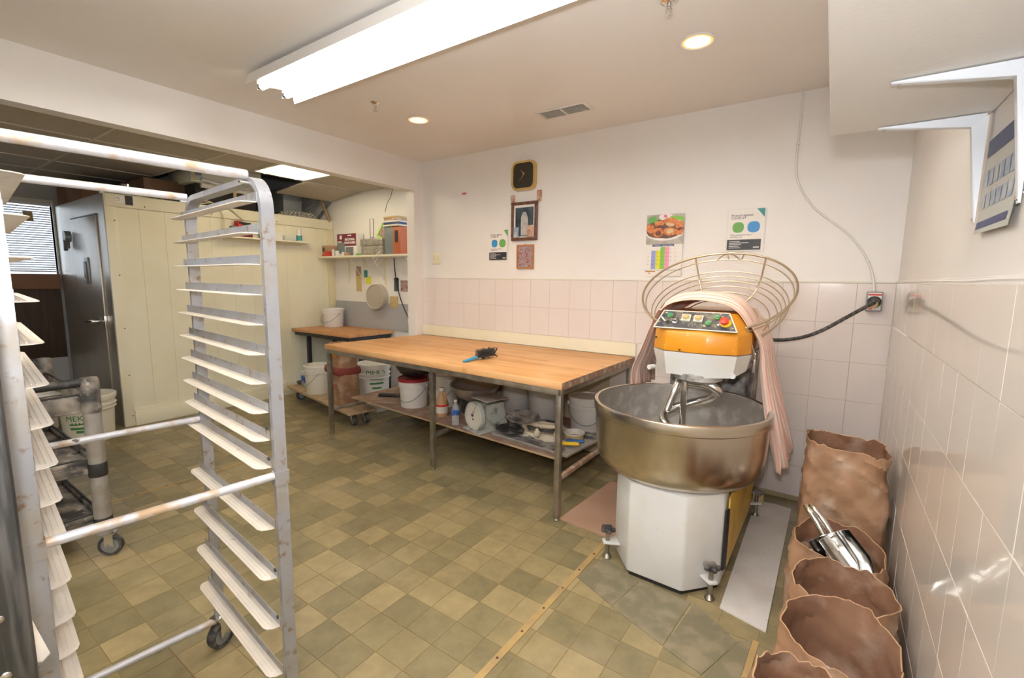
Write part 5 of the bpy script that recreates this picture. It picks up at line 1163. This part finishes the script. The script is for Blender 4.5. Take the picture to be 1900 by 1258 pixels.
wbox(-1.198,-.927,1.536,1.539,.006,.0068,'calendar_rule','greybin',cal)
wbox(-1.190,-1.115,1.524,1.531,.006,.0068,'footer_print','txto',cal); wbox(-1.165,-1.155,1.508,1.518,.006,.0068,'footer_print','frameo',cal); wbox(-1.085,-1.077,1.505,1.513,.006,.0068,'footer_print','frameo',cal)
MB().lathe((-1.055,YB-.007,1.930),[(.009,0),(.006,.006),(.006,.012),(.010,.016),(0,.017)],12,axis=(0,-1,0)).build('calendar_pin','pink',cal)
for x, lab in ((-3.012,'pink push pin on the bare wall left of the clock, left of two'),(-2.985,'pink push pin on the bare wall left of the clock, right of two')):
    pn_ = thing('push_pin', lab, 'pin', (x,YB,2.272)); MB().lathe((x,YB,2.272),[(.008,0),(.005,.006),(.005,.012),(.009,.016),(0,.017)],12,axis=(0,-1,0)).build('pin','pink',pn_)
sw = thing('light_switch', 'cream double switch plate on the back wall near the column', 'switch', (-3.37,YB,1.66))
wbox(-3.435,-3.315,1.605,1.72,.0,.007,'switch_plate','cream',sw,.002)
for x in (-3.41,-3.362): wbox(x,x+.03,1.64,1.69,.007,.011,'switch_rocker','creamd',sw,.001)
# ================================================================== WALK-IN COOLER behind the opening
XC = -5.49
wc = thing('walk_in_cooler', 'cream walk-in cooler with a steel door side behind the opening', 'cooler', (-6.2, 2.5, 0))
MB().box(-7.13, XC-.022, 1.44, 3.735, 0, 2.06).build('cooler_core', 'cream', wc, 0)
yy = 1.47
ribs = [1.50]
while yy < 3.72:
    y2 = min(yy+.205, 3.72)
    MB().box(XC-.022, XC, yy+.0004, y2-.0004, .0, 2.075, .0018, seg=1).build('wall_panel', 'cream', wc, 0); yy = y2
MB().box(XC-.022, XC+.012, 1.42, 1.505, 0, 2.19, .004).build('corner_trim', 'cream', wc)
MB().box(-7.13, XC+.018, 1.43, 3.745, 2.075, 2.19, .004).build('fascia', 'cream', wc)
MB().box(XC-.01, XC+.035, 3.66, 3.747, .84, 2.08, .004).build('end_trim', 'creamd', wc)
MB().box(XC, XC+.035, 1.50, 3.10, 0, .15, .004).build('kick_board', 'cream', wc)
# steel door side faces the viewer's left
MB().box(-7.13, XC-.02, 1.42, 1.44, 0, 2.19).build('door_side', 'doorsteel', wc, 0)
dr = MB().box(-6.50, -5.71, 1.405, 1.42, .03, 2.01, .003).build('cooler_door', 'doorsteel', wc)
MB().box(-6.52, -5.70, 1.404, 1.419, 2.012, 2.022).build('door_gap', 'black', wc, 0)
MB().cyl((-5.83,1.40,1.005), .03, 0, .02, 16, axis=(0,-1,0)).tube([(-5.83,1.385,1.005),(-5.83,1.345,1.005),(-5.90,1.33,1.0),(-5.97,1.335,.995)], .016, 10).build('door_handle', 'chrome', dr)
MB().box(-5.73,-5.69,1.395,1.42,.95,1.06,.004).build('strike_plate', 'chrome', wc)
m = MB(); m.box(-6.13,-6.02,1.392,1.405,1.36,1.62,.003); m.box(-6.10,-6.06,1.375,1.392,1.42,1.58,.003); m.build('door_bracket', 'greymetal', dr)
m = MB(); m.cyl((-6.55,1.40,1.84), .055, 0, .05, 18, axis=(0,-1,0)); m.box(-6.66,-6.58,1.36,1.40,1.72,1.86,.006); m.tube([(-6.56,1.36,1.80),(-6.50,1.345,1.70)], .018, 8); m.build('door_latch', 'greymetal', dr)
MB().box(XC+.018,XC+.021,1.575,1.632,2.10,2.185).build('black_label', 'pblack', wc, 0)
MB().box(XC+.018,XC+.0205,1.50,1.57,2.115,2.175).build('white_label', 'paper', wc, 0)
for k in range(3): MB().box(XC+.0205,XC+.021,1.508,1.508+.03,2.155-.012*k,2.158-.012*k).build('label_line', 'txt', wc, 0)
m = MB()
for y, z in ((1.485,1.95),(1.485,1.45),(1.485,.95),(1.485,.5),(1.72,2.10),(2.3,2.10),(3.0,2.10),(1.485,.1),(2.55,1.97)): m.cyl((XC+.012 if y < 1.5 else XC+.018 if z > 2.08 else XC, y, z), .006, 0, .003, 8, axis=(1,0,0))
m.build('rivet', 'frameb', wc, kind='stuff')
# coiled cable hanging on the cooler
m = MB(); m.tube([(XC+.035, 2.26+.155*math.cos(t), 2.035+.195*math.sin(t)) for t in [2*PI*k/40 for k in range(40)]], .006, 6, closed=True)
m.tube([(XC+.035,2.16,2.19),(XC+.03,2.3,2.22),(XC+.03,2.5,2.17),(XC+.025,2.62,2.07)], .006, 6)
tag(m.build('coiled_cable', 'creamd', None, 60), 'beige cable hung in a loop on the cream cooler wall', 'cable')
# ledge with small things
lg = thing('cooler_shelf', 'narrow cream shelf on the cooler wall holding small boxes', 'shelf', (XC+.06, 2.9, 1.88))
MB().box(XC+.001, XC+.115, 2.36, 3.36, 1.868, 1.885, .002).build('shelf_board', 'cream', lg, 0)
MB().box(XC+.001, XC+.02, 2.4, 3.30, 1.84, 1.868, .002).build('shelf_rail', 'creamd', lg, 0)
def item(nm, label, cat, c, sz, mat, rz=0, group=None, bev=.002):
    m = MB(); m.cbox((c[0], c[1], c[2]+sz[2]/2), sz, rz, bev); return tag(m.build(nm, mat), label, cat, group)
zs = 1.886
t = thing('red_box', 'bright red box with a black top on the cooler shelf', 'box', (XC+.06,2.55,zs))
MB().cbox((XC+.06,2.545,zs+.085), (.07,.045,.17), .2, .002).build('box_body', 'brightred', t); MB().cbox((XC+.06,2.60,zs+.15), (.06,.14,.022), .2, .002).build('box_lid', 'black', t)
item('small_box', 'dark grey box standing left of the red box on the cooler shelf', 'box', (XC+.06,2.49,zs), (.06,.05,.11), 'greybin')
item('small_box', 'dusty brown box just right of the red box on the cooler shelf', 'box', (XC+.06,2.64,zs), (.06,.08,.12), 'maroon')
item('small_box', 'white box with a dark end on the cooler shelf', 'box', (XC+.06,2.83,zs), (.06,.10,.10), 'greybin', .2)
item('small_box', 'plain white box near the middle of the cooler shelf', 'box', (XC+.06,2.96,zs), (.06,.13,.085), 'white')
item('clear_pack', 'clear plastic pack lying on the cooler shelf by the bottle', 'pack', (XC+.06,3.12,zs), (.06,.14,.06), 'clear')
t = thing('small_bottle', 'small white bottle with a green label on the cooler shelf', 'bottle', (XC+.06,3.25,zs))
MB().lathe((XC+.06,3.25,zs), [(.028,0),(.032,.005),(.032,.09),(.018,.105)], 18, capt=True).build('bottle_body', 'white', t)
MB().lathe((XC+.06,3.25,zs), [(.0325,.01),(.033,.011),(.033,.07),(.0325,.071)], 18, capb=False).build('bottle_label', 'teal', t)
MB().lathe((XC+.06,3.25,zs+.10), [(.026,0),(.028,.01),(.026,.04),(0,.042)], 16).build('bottle_cap', 'white', t)
# on top of the cooler
zt = 2.192
def cbox_(c, sz, rz, label, mat='cardd'):
    t = thing('cardboard_box', label, 'box', (c[0],c[1],zt)); x = Matrix.Translation(c) @ Matrix.Rotation(rz, 4, 'Z')
    MB(x).box(-sz[0]/2,sz[0]/2,-sz[1]/2,sz[1]/2,0,sz[2],.004).build('box_body', mat, t)
    for sg in (-1, 1): MB(x).cbox((sg*sz[0]*.25,0,sz[2]+.004), (sz[0]*.49,sz[1],.004), 0, 0, ry=sg*.03).build('box_flap', mat, t)
cbox_((-6.95,1.60,zt), (.26,.30,.20), .1, 'dark cardboard box on the cooler at its far left end', 'cardd')
cbox_((-6.55,1.64,zt), (.42,.36,.16), .05, 'brown cardboard box on the cooler beside the dark one', 'cardd')
cbox_((-6.35,2.08,zt), (.80,.40,.27), .0, 'long cardboard box at the back on the cooler', 'cardd')
t = thing('steel_cake_ring', 'stack of shallow steel pans on top of the cooler corner', 'pan', (-5.80,1.68,zt))
for k in range(2): MB().lathe((-5.80+.02*k,1.68,zt+.045*k), [(.17,0),(.19,.004),(.20,.042),(.205,.043),(.197,.043),(.185,.008),(0,.006)], 36).build('pan', 'bowl', t)
t = thing('glass_jar', 'small glass jar hanging over the cooler front edge', 'jar', (-5.52,1.62,zt)); MB().lathe((-5.515,1.60,zt), [(.035,0),(.042,.01),(.042,.07),(.03,.08)], 18, capt=True).build('jar_body', 'clear', t); MB().lathe((-5.515,1.60,zt+.08), [(.034,0),(.034,.02),(0,.021)], 16).build('jar_lid', 'chrome', t)
m = MB(); m.tube(smooth_path([(-5.62,1.88,zt+.02),(-5.60,1.95,zt+.05),(-5.66,2.05,zt+.03),(-5.60,2.15,zt+.02),(-5.68,2.28,zt+.025),(-5.6,2.4,zt+.02)], 4), .014, 8)
tag(m.build('dark_hose', 'rubber', None, 60), 'dark hose lying along the cooler top behind the rack', 'hose')
bx = thing('cooler_unit', 'cream metal cooling unit box on the cooler', 'unit', (-5.85, 2.56, zt))
MB().box(-6.2,-5.62,2.19,2.925,2.44,2.78,.006).build('unit_casing', 'cream', bx)
MB().box(-6.15,-5.68,2.25,2.88,2.20,2.44,.004).build('unit_base', 'deck', bx)
MB().box(-5.62,-5.60,2.215,2.285,2.46,2.58,.002).build('junction_box', 'greymetal', bx)
MB().tube([(-5.60,2.28,2.47),(-5.58,2.45,2.445),(-5.58,2.75,2.435)], .018, 10).build('insulated_pipe', 'white', bx)
MB().tube([(-5.60,2.27,2.41),(-5.57,2.6,2.405),(-5.57,2.86,2.40)], .028, 10).build('foam_pipe', 'whited', bx)
MB().box(-5.565,-5.56,2.575,2.61,2.26,2.46).build('yellow_strap', 'ochre', bx)
MB().box(-5.6,-5.595,2.20,2.222,2.445,2.60).build('yellow_strap', 'ochre', bx)
dt = thing('metal_duct', 'grey sheet metal duct piece on top of the cooler', 'duct', (-5.95,3.33,zt))
MB().box(-6.3,-5.66,3.20,3.44,2.26,2.55,.004).build('duct_body', 'greymetal', dt); MB().box(-6.31,-5.655,3.195,3.445,2.395,2.41,.002).build('duct_seam', 'greymetal', dt)
MB().box(-6.25,-5.7,3.22,3.42,2.192,2.262).build('duct_foot', 'deck', dt, 0)
eg = thing('egg_trays', 'stack of grey pulp egg trays on the cooler edge', 'egg tray', (-5.62,3.33,zt))
for k in range(3):
    m = MB(); y0_, y1_ = 3.12+.03*k, 3.56-.03*k
    m.grid(lambda u, v: (-5.72+.22*v, y0_+(y1_-y0_)*u, zt+.012+.022*k+.016*math.sin(u*2*PI*7)*math.sin(v*2*PI*3.5)), 56, 24); m.build('egg_tray', 'ivory' if k == 2 else 'whited', eg)
tag(MB().tube([(-5.60,3.62,2.60),(-5.47,3.70,2.17)], 0, sq=(.016,.010)).build('wooden_lath', 'plyedge'), 'thin wooden lath leaning in the dark ceiling corner', 'lath')
m = MB(); m.tube([(-5.75,3.45,2.26),(-5.55,3.71,2.50)], .012, 6); m.tube([(-5.80,3.72,2.20),(-5.35,3.72,2.52)], .014, 6); tag(m.build('flex_hose', 'greymetal', None, 60), 'grey flexible hoses hanging in the dark ceiling corner', 'hose')

# ================================================================== ALCOVE TABLE, DOLLY AND SHELF
at = thing('side_table', 'smaller butcher block table with black legs in the alcove', 'table', (-4.9,3.4,0))
MB().box(-5.44,-4.31,3.10,3.735,.795,.83,.004).build('tabletop', 'butcher2', at)
for a in ((-5.42,-4.34,3.13,3.165),(-5.42,-4.34,3.68,3.715),(-5.42,-5.385,3.165,3.68),(-4.375,-4.34,3.165,3.68)): MB().box(*a,.75,.795,.002).build('apron_rail', 'black', at)
for x in (-4.80,-4.36,-5.40):
    for y in (3.30,3.68):
        lgg = MB().box(x-.022,x+.022,y-.022,y+.022,.02,.75,.003).build('leg', 'black', at); MB().cyl((x,y,0),.018,0,.025,12).build('foot', 'rubber', lgg)
tag(MB().box(-5.44,-3.70,3.738,3.7495,.83,1.155,.001).build('splash_panel', 'greywall', smooth=0), 'plain grey splash panel on the alcove wall over the table', 'panel')
b = bucket('plastic_bucket', 'white bucket on the alcove table beside the cooler', (-5.24,3.55,.83), .135, .235, 'white', bail_ang=.1)
dl = thing('dolly', 'low wooden dolly on casters under the alcove table', 'dolly', (-4.45,2.95,0))
MB().prism([(-5.30,2.93),(-3.72,2.645),(-3.66,2.93),(-5.25,3.21)], .135, .16, bev=.003).build('dolly_board', 'plyedge', dl)
for x, y in ((-5.12,3.0),(-3.80,2.76),(-5.10,3.12),(-3.77,2.88)): caster(dl, x, y, .058, .035, .4+x, .135)
zd = .161
wr = thing('water_pack', 'shrink wrapped pack of water bottles on the dolly', 'pack', (-5.07,3.10,zd))
for i in range(3):
    for j in range(2):
        c = (-5.155+.072*i+.02*j, 3.065+.072*j-.012*i, zd); MB().lathe(c, [(.030,0),(.033,.006),(.033,.12),(.028,.145),(.014,.178),(.013,.195)], 16, capt=True).build('bottle', 'clear', wr); MB().lathe(c, [(.0335,.05),(.034,.051),(.034,.12),(.0335,.121)], 16, capb=False).build('bottle_label', 'bottleblue', wr)
MB().prism([(-5.02,3.00),(-4.965,2.985),(-4.93,3.12),(-4.985,3.145)], zd, zd+.20, bev=.01).build('pack_wrap', 'navy', wr)
m = MB(); m.ball((-5.24,3.06,zd+.025), .04, 10, sc=(1.3,.8,.6)); tag(m.build('dark_rag', 'bag'), 'small dark bundle at the left end of the dolly', 'bundle')
bucket('plastic_bucket', 'white bucket standing on the wooden dolly beside the paper bag', (-4.70,2.975,zd), .155, .32, 'ivory', bail_ang=-.5)
fb = sack('printed brown paper flour bag standing on the wooden dolly', (-4.10,2.865,zd), .165,.105,.62, (.0,.0), 9, group='full flour bags', fill=.97, rims=(.62,.61,.61,.62), rz=-.2, crump=.8)
x = Matrix.Translation((-4.10,2.865,zd)) @ Matrix.Rotation(-.2, 4, 'Z')
MB(x).box(-.182,.182,-.131,.128,.31,.40,.035).build('printed_band', 'bagred', fb, 0)
for k, (x0_, hh_) in enumerate(((-.02,.07),(.012,.045),(.04,.05),(.068,.045),(.096,.06),(.122,.045))): MB(x).box(x0_,x0_+.018,-.1265,-.119,.50,.50+hh_,.004).build('orange_print', 'txto', fb)
for k, wd in enumerate((.12,.09,.11)): MB(x).box(.02,.02+wd,-.1238,-.119,.22-.02*k,.226-.02*k).build('bag_print', 'txtr', fb, 0)
b = bucket('plastic_bucket', 'white bucket with dark green print behind the flour bag', (-4.10,3.26,.0), .17, .52, 'white', bail=False, lid=True)
lettering_on_cyl("MEK'S", .085, (-4.10,3.26), .168, -.55, .42, 'txtg', b)
for i, hw in enumerate((.07, .075, .05)): cylpatch((-4.10,3.26), .163-.002*i, -.5, hw, .365-.05*i, .385-.05*i, 'txtg', b)
# shelf on the alcove wall
YA = 3.75; zsf = 1.72
sh = thing('alcove_shelf', 'long cream shelf on the alcove wall full of supplies', 'shelf', (-4.7, 3.6, zsf))
MB().box(-5.47,-3.70,3.52,YA-.002,zsf-.022,zsf,.003).build('shelf_board', 'cream', sh)
for x in (-5.15,-4.86,-4.45,-3.9):
    m = MB(); m.box(x-.008,x+.008,YA-.012,YA-.001,zsf-.35,zsf-.022); m.tube([(x,YA-.01,zsf-.30),(x,3.56,zsf-.03)], .004, 6) if x > -5 else None; m.build('shelf_bracket', 'creamd', sh, 0)
def it(nm, label, cat, x0, x1, y0, y1, h, mat, **k): return tag(MB().box(x0,x1,y0,y1,zsf+.001,zsf+h,.003).build(nm, mat), label, cat)
cb = thing('cardboard_box', 'small open cardboard box at the left end of the alcove shelf', 'box', (-5.34,3.60,zsf))
MB().box(-5.44,-5.24,3.56,3.70,zsf+.001,zsf+.135,.003).build('box_body', 'card', cb); MB().cyl((-5.405,3.56,zsf+.085), .026, 0, .002, 16, axis=(0,-1,0)).build('box_hole', 'pblack', cb, 0)
MB().box(-5.44,-5.24,3.558,3.5605,zsf+.001,zsf+.025).build('red_band', 'brightred', cb, 0)
it('red_box', 'bright red carton on the alcove shelf before the cardboard box', 'box', -5.35,-5.24,3.535,3.557,.062,'brightred')
db = thing('liner_box', 'maroon and white box lettered INDUSTRIAL DRUM LINERS on the shelf', 'box', (-5.02,3.66,zsf))
MB().box(-5.20,-4.82,3.62,3.73,zsf+.001,zsf+.275,.003).build('box_body', 'paper', db)
MB().box(-5.198,-4.822,3.618,3.6205,zsf+.125,zsf+.273).build('maroon_panel', 'maroon', db, 0)
MB().box(-5.198,-5.05,3.617,3.6195,zsf+.01,zsf+.17).build('grey_print', 'greybin', db, 0)
MB().box(-5.03,-4.88,3.617,3.6195,zsf+.01,zsf+.11,).build('drum_print', 'greymetal', db, 0)
text('INDUSTRIAL', .040, (-5.04,3.6165,zsf+.190), (1,0,0), (0,0,1), 'txtw', db, width=.195, bold=.0012)
text('DRUM LINERS', .040, (-5.05,3.6165,zsf+.150), (1,0,0), (0,0,1), 'txtw', db, width=.215, bold=.0012)
MB().box(-5.145,-5.10,3.6165,3.6185,zsf+.21,zsf+.255).build('white_emblem', 'txtw', db, 0); MB().box(-5.185,-5.11,3.6165,3.6185,zsf+.17,zsf+.185).build('white_emblem', 'txtw', db, 0); MB().box(-4.985,-4.91,3.6165,3.6185,zsf+.245,zsf+.257).build('white_emblem', 'txtw', db, 0)
for x, h, mt, lab in ((-5.215,.085,'white','slim white bottle between the red carton and the liner box'),(-5.135,.065,'white','white tub in front of the grey print of the liner box'),(-5.085,.03,'whited','flat white jar in front of the liner box'),(-5.005,.055,'white','white jar with a blue lid before the liner box')):
    t = thing('small_jar', lab, 'jar', (x,3.57,zsf)); r = .018 if h > .08 else .026
    MB().lathe((x,3.57,zsf+.001), [(r*.9,0),(r,.004),(r,h*.8),(r*.8,h*.82)], 16, capt=True).build('jar_body', mt, t); MB().lathe((x,3.57,zsf+h*.82), [(r*.95,0),(r*.95,h*.2),(0,h*.21)], 16).build('jar_lid', 'pblue' if 'blue' in lab else mt, t)
m = MB(); m.cbox((-4.92,3.56,zsf+.02), (.07,.04,.035), .3, .004); tag(m.build('small_box', 'card'), 'little brown packet at the foot of the liner box', 'packet')
m = MB(); m.cbox((-4.70,3.57,zsf+.012), (.10,.03,.02), .1, .003); tag(m.build('tape_roll', 'pgreen'), 'low green box cutter lying on the alcove shelf', 'cutter')
for nm, z0_, z1_, lab in (('silver_case',.002,.105,'silver storage case on the alcove shelf, lower of two'),('silver_case',.108,.185,'silver storage case on the alcove shelf, upper of two')):
    t = thing(nm, lab, 'case', (-4.45,3.62,zsf+z0_), 'silver cases on the shelf')
    dx = -.015 if z0_ > .05 else 0
    MB().box(-4.63+dx,-4.25,3.54,3.73,zsf+z0_,zsf+z1_,.008).build('case_body', 'silverbox', t)
    MB().box(-4.632+dx,-4.248,3.538,3.732,zsf+(z0_+z1_)/2+.012,zsf+(z0_+z1_)/2+.016,.001).build('case_seam', 'grime', t)
    for x in (-4.54,-4.40): MB().box(x-.02,x+.02,3.53,3.545,zsf+z0_+.025,zsf+z0_+.055,.003).build('case_latch', 'chrome', t)
m = MB(); m.tube([(-4.53,3.60,zsf+.19),(-4.53,3.60,zsf+.42),(-4.47,3.60,zsf+.42),(-4.47,3.60,zsf+.20)], .0045, 6); m.tube([(-4.53,3.60,zsf+.21),(-4.47,3.60,zsf+.205),(-4.50,3.60,zsf+.188)], .0045, 6)
tag(m.build('wire_rack', 'frame'), 'tall narrow wire loop standing on the silver cases', 'wire')
fr = thing('framed_photo', 'lime green framed picture leaning on the silver cases', 'picture', (-4.38,3.62,zsf+.19))
fm = Matrix.Translation((-4.36,3.62,zsf+.188)) @ Matrix.Rotation(.42, 4, 'Y') @ Matrix.Rotation(-.25, 4, 'X')
for a in ((-.085,.085,0,.02),(-.085,.085,.15,.17),(-.085,-.065,.02,.15),(.065,.085,.02,.15)): MB(fm).box(a[0],a[1],-.012,.004,a[2],a[3],.003).build('frame_rail', 'lime', fr)
MB(fm).box(-.068,.068,-.004,.002,.018,.152).build('picture_print', 'pic_mix', fr, 0)
it('storage_bin', 'tall dark grey storage bin at the right end of the alcove shelf', 'bin', -4.235,-4.09,3.56,3.72,.305,'greybin')
t = thing('ring_binder', 'orange ring binder at the right end of the alcove shelf', 'binder', (-4.02,3.6,zsf)); MB().box(-4.08,-3.96,3.55,3.72,zsf+.001,zsf+.30,.004).build('binder_cover', 'binder', t); MB().box(-4.045,-3.995,3.547,3.55,zsf+.13,zsf+.26).build('binder_label', 'pblack', t, 0)
for k, (mt, lab) in enumerate((('ivory','cream magazine lowest in the pile on the grey bin'),('navy','dark blue magazine second from the bottom of the pile'),('paper','white magazine in the middle of the pile on the bin'),('pic_card','patterned magazine second from the top of the pile'),('ochre','tan magazine topmost in the pile on the bin'))):
    m = MB(); m.cbox((-4.10+.012*(k%2),3.63,zsf+.318+.022*k), (.27-.01*k,.19,.020), .05*(k%3-1), .003); tag(m.build('magazine', mt), lab, 'magazine', 'magazines on the grey bin')
tag(MB().cbox((-4.26,3.66,zsf+.24), (.03,.09,.14), .1, .004, ry=-.5).build('brown_book', 'card'), 'brown book slanting between the lime frame and the bin', 'book')
m = MB(); m.tube(smooth_path([(-4.82,3.74,zsf-.05),(-4.74,3.735,zsf-.12),(-4.62,3.73,zsf-.14),(-4.50,3.735,zsf-.10),(-4.42,3.74,zsf-.03)], 4), .004, 6); tag(m.build('loose_cable', 'creamd', None, 60), 'thin cable sagging under the alcove shelf', 'cable')
m = MB(); m.tube(smooth_path([(-4.28,3.735,zsf-.03),(-4.27,3.735,1.55),(-4.24,3.735,1.38),(-4.15,3.735,1.15),(-3.98,3.735,.90),(-3.93,3.735,.84)], 4), .006, 6); m.tube([(-3.925,3.735,1.69),(-3.92,3.735,1.2),(-3.905,3.735,.85)], .006, 6); tag(m.build('hanging_cable', 'black', None, 60), 'black cable running down the alcove wall to the table', 'cable')
m = MB(); m.tube(smooth_path([(-4.25,3.51,zsf+.05),(-4.28,3.505,zsf-.02),(-4.36,3.51,zsf-.10)], 4), .004, 6); m.tube(smooth_path([(-4.27,3.51,zsf+.03),(-4.33,3.505,zsf-.01),(-4.41,3.51,zsf-.06)], 4), .004, 6); tag(m.build('white_string', 'white', None, 60), 'white string ends hanging over the alcove shelf edge', 'string')
sv = thing('flour_sieve', 'round wooden rimmed flour sieve hanging on the alcove wall', 'sieve', (-4.55,3.70,1.22))
MB().lathe((-4.56,3.735,1.225), [(.150,0),(.155,.002),(.150,.075),(.146,.077),(.143,.073),(.145,.004)], 40, capb=False, axis=(.12,-1,.04)).build('sieve_rim', 'meshm', sv)
MB().lathe((-4.552,3.668,1.228), [(.146,0),(0,.006)], 40, capb=False, axis=(.12,-1,.04)).build('sieve_mesh', 'meshm', sv)
def flat(nm, label, cat, x0, x1, z0, z1, mat): return tag(MB().box(x0,x1,YA-.004,YA-.001,z0,z1).build(nm, mat, smooth=0), label, cat)
t = thing('wall_card', 'tall narrow tan card with a dark picture on the alcove wall', 'card', (-4.96,YA,1.44)); MB().box(-5.015,-4.91,YA-.004,YA-.001,1.285,1.60).build('card_sheet', 'ochre', t, 0); MB().box(-5.005,-4.92,YA-.005,YA-.004,1.48,1.595).build('card_picture', 'pic_mix', t, 0)
flat('sticky_note', 'light blue sticky note on the alcove wall', 'note', -4.87,-4.79,1.46,1.55,'teal'); flat('sticky_note', 'yellow sticky note on the alcove wall below the blue one', 'note', -4.82,-4.72,1.38,1.47,'c_yel')
flat('paper_sheet', 'faint white sheet on the alcove wall under the shelf', 'sheet', -4.42,-4.16,1.44,1.62,'paper')
flat('snapshot', 'dark photograph pinned near the hanging black cord', 'photo', -4.30,-4.22,1.30,1.46,'pic_dark'); flat('snapshot', 'reddish photograph at the right end of the alcove wall', 'photo', -4.19,-4.06,1.30,1.43,'pic_mix')
tag(MB().cbox((-4.30,YA-.012,1.17), (.13,.02,.14), 0, .004).build('sponge', 'ochre'), 'yellow cloth pad hanging behind the flour sieve', 'pad')
m = MB(); m.tube(smooth_path([(-4.29,3.747,2.50),(-4.33,3.747,2.40),(-4.40,3.747,2.32),(-4.43,3.747,2.23)], 4), .0022, 5); tag(m.build('hanging_wire', 'black', None, 60), 'thin dark wire hanging high on the alcove wall', 'wire')
t = thing('alcove_outlet', 'small white socket low at the right of the alcove wall', 'outlet', (-4.0,YA,1.0)); MB().box(-4.06,-3.98,YA-.018,YA-.013,.93,1.06,.002).build('socket_plate', 'white', t); MB().box(-4.04,-4.0,YA-.021,YA-.018,.96,1.03,.002).build('socket_insert', 'ivory', t)
